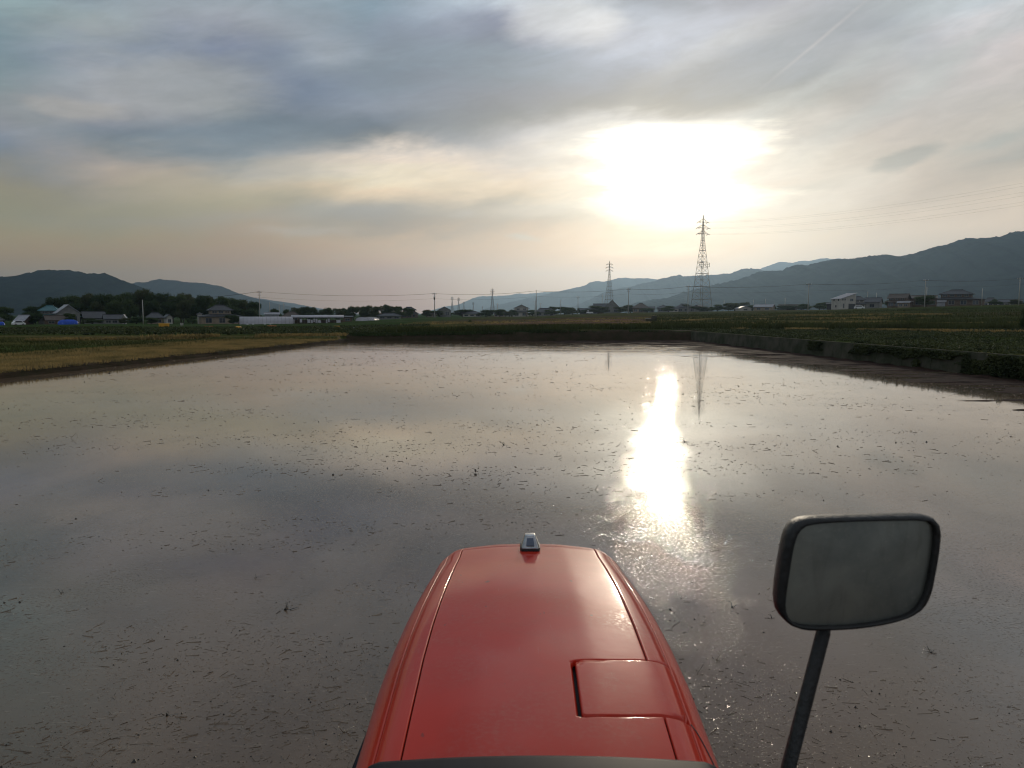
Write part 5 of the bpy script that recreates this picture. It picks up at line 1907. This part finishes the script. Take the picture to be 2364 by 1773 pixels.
# dark lining under the panel gaps
v, f = [], []
ls = np.linspace(-LEND, LEND, 90)
us = np.linspace(YN, UEND, 70)
for l in ls:
    for u in us:
        p, q1, q2 = Vector(bonnet(l, u)), Vector(bonnet(l + .002, u)), Vector(bonnet(l, u + .002))
        n = (q1 - p).cross(q2 - p).normalized()
        v.append(tuple(p - n * .020))
for i in range(len(ls) - 1):
    for j in range(len(us) - 1):
        a = i * len(us) + j
        f.append((a, a + len(us), a + len(us) + 1, a + 1))
P_(mk('inner_liner', v, f, M['chassis'], None, True))
# the curved joint low on the right side panel, as a thin dark rubber bead let into it
bead = []
for i_ in range(17):
    s = i_ / 16
    u = 1.36 - .40 * s ** 1.15
    l = .300 + .075 * s ** .75
    p, q1, q2 = Vector(bonnet(l, u)), Vector(bonnet(l + .002, u)), Vector(bonnet(l, u + .002))
    n = (q1 - p).cross(q2 - p).normalized()
    bead.append(p + n * .0002)
P_(MB().tube(bead, .0014, 6).build('trim_bead', M['chassis'], None, True))

# dash cowl
cw = MB()
prof_ = [(0, 1.385), (.004, 1.445), (.010, 1.453), (.022, 1.457), (.12, 1.462), (.35, 1.45), (.42, 1.20)]
xs2 = np.linspace(-.285, .285, 41)
v = []
for x_ in xs2:
    s = x_ / .285
    yb = 1.178 - .012 * s * s
    rd = max(0, abs(s) - .90) / .10
    yb -= .035 * (1 - math.sqrt(max(0, 1 - rd ** 2)))
    zz_ = -.006 * s * s - .018 * (1 - math.sqrt(max(0, 1 - rd ** 2)))
    for (dy_, z_) in prof_:
        v.append((x_ + .047, yb - dy_, z_ + zz_))
m_ = len(prof_)
f = [(i * m_ + j, i * m_ + j + 1, (i + 1) * m_ + j + 1, (i + 1) * m_ + j) for i in range(len(xs2) - 1) for j in range(m_ - 1)]
f += [tuple(range(m_)), tuple((len(xs2) - 1) * m_ + j for j in reversed(range(m_)))]
P_(mk('dash_cowl', v, f, M['plastic'], None, True))

# chassis, grille, axle, wheels, lower covers
P_(MB().box(-.19 + .05, .19 + .05, .1, 2.35, .42, .95).build('chassis', M['chassis'], bevel=.02))
lc = MB()
for s in (-1, 1):
    for (ya, yb, wo_, zt_) in ((.85, 2.42, .424, 1.172),):
        b0 = len(lc.v)
        c0 = .05
        lc.v += [(c0 + s * (wo_ - .01), ya, .74), (c0 + s * (wo_ - .03), yb, .74), (c0 + s * (wo_ - .03), yb, zt_ - .05), (c0 + s * wo_, ya, zt_),
                 (c0 + s * (wo_ - .07), ya, .74), (c0 + s * (wo_ - .09), yb, .74), (c0 + s * (wo_ - .11), yb, zt_ - .10), (c0 + s * (wo_ - .11), ya, zt_)]
        lc.f += [tuple(b0 + i for i in q_) for q_ in ((0, 1, 2, 3), (4, 7, 6, 5), (0, 4, 5, 1), (1, 5, 6, 2), (2, 6, 7, 3), (3, 7, 4, 0))]
P_(lc.build('lower_cover', M['plastic'], bevel=.01))
gr = MB()
for i_ in range(9):
    z_ = .62 + i_ * .05
    gr.box(-.20, .30, 2.44, 2.475, z_, z_ + .022)
gr.box(-.21, .31, 2.40, 2.44, .58, 1.09)
P_(gr.build('grille', M['plastic'], bevel=.004))
P_(MB().tube([(-.60, 1.75, .42), (.70, 1.75, .42)], .055, 10).build('front_axle', M['chassis'], None, True))


def wheel(x, y, r, w, lugs):
    v, f = [], []
    n = 48
    prof = [(-w / 2, r * .55), (-w / 2, r * .86), (-w * .42, r * .95), (0, r * .97), (w * .42, r * .95), (w / 2, r * .86), (w / 2, r * .55)]
    for i in range(n):
        a = 2 * math.pi * i / n
        for (dx_, rr) in prof:
            v.append((x + dx_, y + rr * math.cos(a), r + rr * math.sin(a)))
    k_ = len(prof)
    for i in range(n):
        for j in range(k_ - 1):
            f.append((i * k_ + j, i * k_ + j + 1, ((i + 1) % n) * k_ + j + 1, ((i + 1) % n) * k_ + j))
    ty = mk('tyre', v, f, M['rubber'], None, True)
    lg = MB()
    for i in range(lugs):
        for s in (-1, 1):
            a = 2 * math.pi * (i + .25 * s) / lugs
            pts_ = []
            for (dx_, da, rr) in ((0, .0, r * 1.0), (s * w * .25, .10, r * .99), (s * w * .5, .2, r * .93)):
                pts_.append((x + dx_, y + rr * math.cos(a + da), r + rr * math.sin(a + da)))
            lg.tube(pts_, .018, 4)
    wl_ = empty('wheel', (0, 0, 0))
    rimo = MB().tube([(x - w * .18, y, r), (x + w * .18, y, r)], r * .56, 24).build('rim', M['bag'], None, False, .01)
    lo = lg.build('lugs', M['rubber'])
    P_(wl_)
    for o_ in (ty, rimo, lo):
        o_.parent = wl_
        o_.location = (0, 0, 0)
    return wl_


for s in (-1, 1):
    wheel(.05 + s * .56, 1.75, .36, .22, 16)
    wheel(.05 + s * .66, .20, .55, .30, 18)
P_(MB().tube([(-.55, .20, .55), (.65, .20, .55)], .08, 10).build('rear_axle', M['chassis'], None, True))

# bonnet ornament: faceted smoked marker
ox, oy, oz = .060, 2.515, 1.384
om = empty('bonnet_marker', (ox, oy, oz))
P_(om)
bp = [(-.026, -.034), (.026, -.034), (.031, -.012), (.030, .03), (.018, .045), (-.018, .045), (-.030, .03), (-.031, -.012)]
tp = [(-.0135, -.010), (.0135, -.010), (.017, -.002), (.0165, .022), (.010, .030), (-.010, .030), (-.0165, .022), (-.017, -.002)]
v = [(x_, y_, -.010) for x_, y_ in bp] + [(x_, y_, .0) for x_, y_ in bp] + [(x_ * .94, y_ * .94, .003) for x_, y_ in bp] + [(x_, y_, .034) for x_, y_ in tp]
n_ = 8
f = [tuple(r_ * n_ + k_ for k_ in q_) if False else (r_ * n_ + k_, r_ * n_ + (k_ + 1) % n_, (r_ + 1) * n_ + (k_ + 1) % n_, (r_ + 1) * n_ + k_) for r_ in range(3) for k_ in range(n_) for q_ in [0]]
f.append(tuple(3 * n_ + k_ for k_ in range(n_)))
mk('housing', v, f, M['chrome'], om, False, .0012)
mk('lens', [(-.0135, -.0335, .0075), (.0135, -.0335, .0075), (.0105, -.0155, .028), (-.0105, -.0155, .028), (-.0135, -.029, .0075), (.0135, -.029, .0075), (.0105, -.011, .028), (-.0105, -.011, .028)],
   [(0, 1, 2, 3), (4, 7, 6, 5), (0, 4, 5, 1), (1, 5, 6, 2), (2, 6, 7, 3), (3, 7, 4, 0)], M['marker'], om, False, .0008)
mk('foot', [(x_ * 1.08, y_ * 1.05, z_) for z_ in (-.014, -.002) for x_, y_ in bp], [(k_, (k_ + 1) % 8, 8 + (k_ + 1) % 8, 8 + k_) for k_ in range(8)] + [tuple(8 + k_ for k_ in range(8))], M['rim_black'], om, False, .001)

# wing mirror
Dm = .93


def mz(X_, Y_, depth=Dm):
    return at(1750 + X_ * .3756, 1150 + Y_ * .3756, depth)


outer = [(250, 140), (300, 128), (350, 123), (500, 117), (700, 112), (880, 107), (1000, 105), (1050, 107), (1085, 118), (1115, 140), (1130, 172), (1134, 210), (1127, 300), (1110, 410), (1085, 540), (1066, 610), (1040, 660), (1000, 704), (940, 738), (870, 762), (800, 780), (700, 798), (600, 810), (500, 817), (400, 820), (300, 820), (250, 812), (205, 795), (165, 765), (130, 725), (113, 690), (109, 640), (116, 560), (130, 460), (147, 360), (162, 280), (180, 220), (210, 170)]
inner = [(330, 163), (380, 156), (480, 149), (600, 143), (800, 139), (950, 137), (1030, 139), (1060, 150), (1078, 175), (1083, 210), (1080, 290), (1066, 390), (1045, 500), (1026, 580), (1002, 635), (960, 690), (905, 722), (830, 742), (750, 758), (650, 774), (560, 783), (460, 787), (360, 787), (290, 784), (240, 776), (210, 762), (186, 735), (172, 700), (168, 650), (176, 570), (188, 490), (203, 390), (217, 310), (230, 260), (247, 215), (270, 188), (295, 172)]


def ring(pts, depth, sc=1.0, n=72):
    c = np.mean(np.array(pts), 0)
    P2 = [np.array(p) for p in pts]
    L = [0]
    for a, b_ in zip(P2, P2[1:] + P2[:1]):
        L.append(L[-1] + np.linalg.norm(b_ - a))
    P3 = P2 + [P2[0]]
    # resample by angle so rings line up
    out_ = []
    th0 = [math.atan2(p[1] - c[1], p[0] - c[0]) for p in P2]
    dense = []
    for k_ in range(len(P2)):
        for s in np.linspace(0, 1, 12, endpoint=False):
            dense.append(P3[k_] * (1 - s) + P3[k_ + 1] * s)
    dense = np.array(dense)
    th = np.arctan2(dense[:, 1] - c[1], dense[:, 0] - c[0])
    rr = np.hypot(dense[:, 0] - c[0], dense[:, 1] - c[1])
    o_ = np.argsort(th)
    th, rr = th[o_], rr[o_]
    ta = np.linspace(-math.pi, math.pi, n, endpoint=False)
    ri = np.interp(ta, th, rr, period=2 * math.pi) * sc
    return [(c[0] + r_ * math.cos(a), c[1] + r_ * math.sin(a)) for a, r_ in zip(ta, ri)]


co = np.mean(np.array(outer), 0)
rings = []
for pts, dep, sc in ((inner, Dm + .006, 1.0), (inner, Dm - .001, 1.0), (inner, Dm - .004, 1.022), (outer, Dm - .002, .985), (outer, Dm + .003, .999), (outer, Dm + .012, 1.0), (outer, Dm + .028, .96), (outer, Dm + .042, .80), (outer, Dm + .048, .45)):
    r_ = ring(pts, dep, sc * (.988 if pts is outer else 1.0))
    rings.append([at(1750 + p[0] * .3756, 1150 + p[1] * .3756, Dm) + Vector((0, dep - Dm, 0)) for p in r_])
n_ = 72
v = [tuple(p) for r_ in rings for p in r_]
f = [(a * n_ + k_, (a + 1) * n_ + k_, (a + 1) * n_ + (k_ + 1) % n_, a * n_ + (k_ + 1) % n_) for a in range(len(rings) - 1) for k_ in range(n_)]
f.append(tuple((len(rings) - 1) * n_ + k_ for k_ in range(n_)))
shell = P_(mk('mirror_shell', v, f, M['rim_black'], None, True))
gl = MB()
gc_ = ring(inner, Dm, 1.0)
gv = []
cc = np.mean(np.array(inner), 0)
for sc in (1.004, .8, .55, .3):
    for p in gc_:
        X_, Y_ = cc[0] + (p[0] - cc[0]) * sc, cc[1] + (p[1] - cc[1]) * sc
        q_ = at(1750 + X_ * .3756, 1150 + Y_ * .3756, Dm)
        gv.append((q_.x, q_.y + .004 - .003 * (1 - sc * sc), q_.z))
gv.append(tuple(at(1750 + cc[0] * .3756, 1150 + cc[1] * .3756, Dm) + Vector((0, .001, 0))))
gf = [(a * n_ + k_, a * n_ + (k_ + 1) % n_, (a + 1) * n_ + (k_ + 1) % n_, (a + 1) * n_ + k_) for a in range(3) for k_ in range(n_)]
gf += [(3 * n_ + k_, 3 * n_ + (k_ + 1) % n_, 4 * n_) for k_ in range(n_)]
glo = mk('mirror_glass', gv, gf, M['mirror'], None, True)
glo.parent = shell
glo.location = (0, 0, 0)
arm_top = mz(405, 760, Dm + .03)
arm_a = mz(400, 830, Dm + .025)
arm_b = mz(185, 1659, Dm - .02)
arm_c = arm_b + (arm_b - arm_a) * .55
P_(MB().tube([arm_top, arm_a, arm_a.lerp(arm_b, .5), arm_b, arm_c, arm_c + Vector((-.10, -.03, -.14)), Vector((.24, .80, .93))], [.0088] * 7, 14).build('mirror_arm', M['rim_black'], None, True))
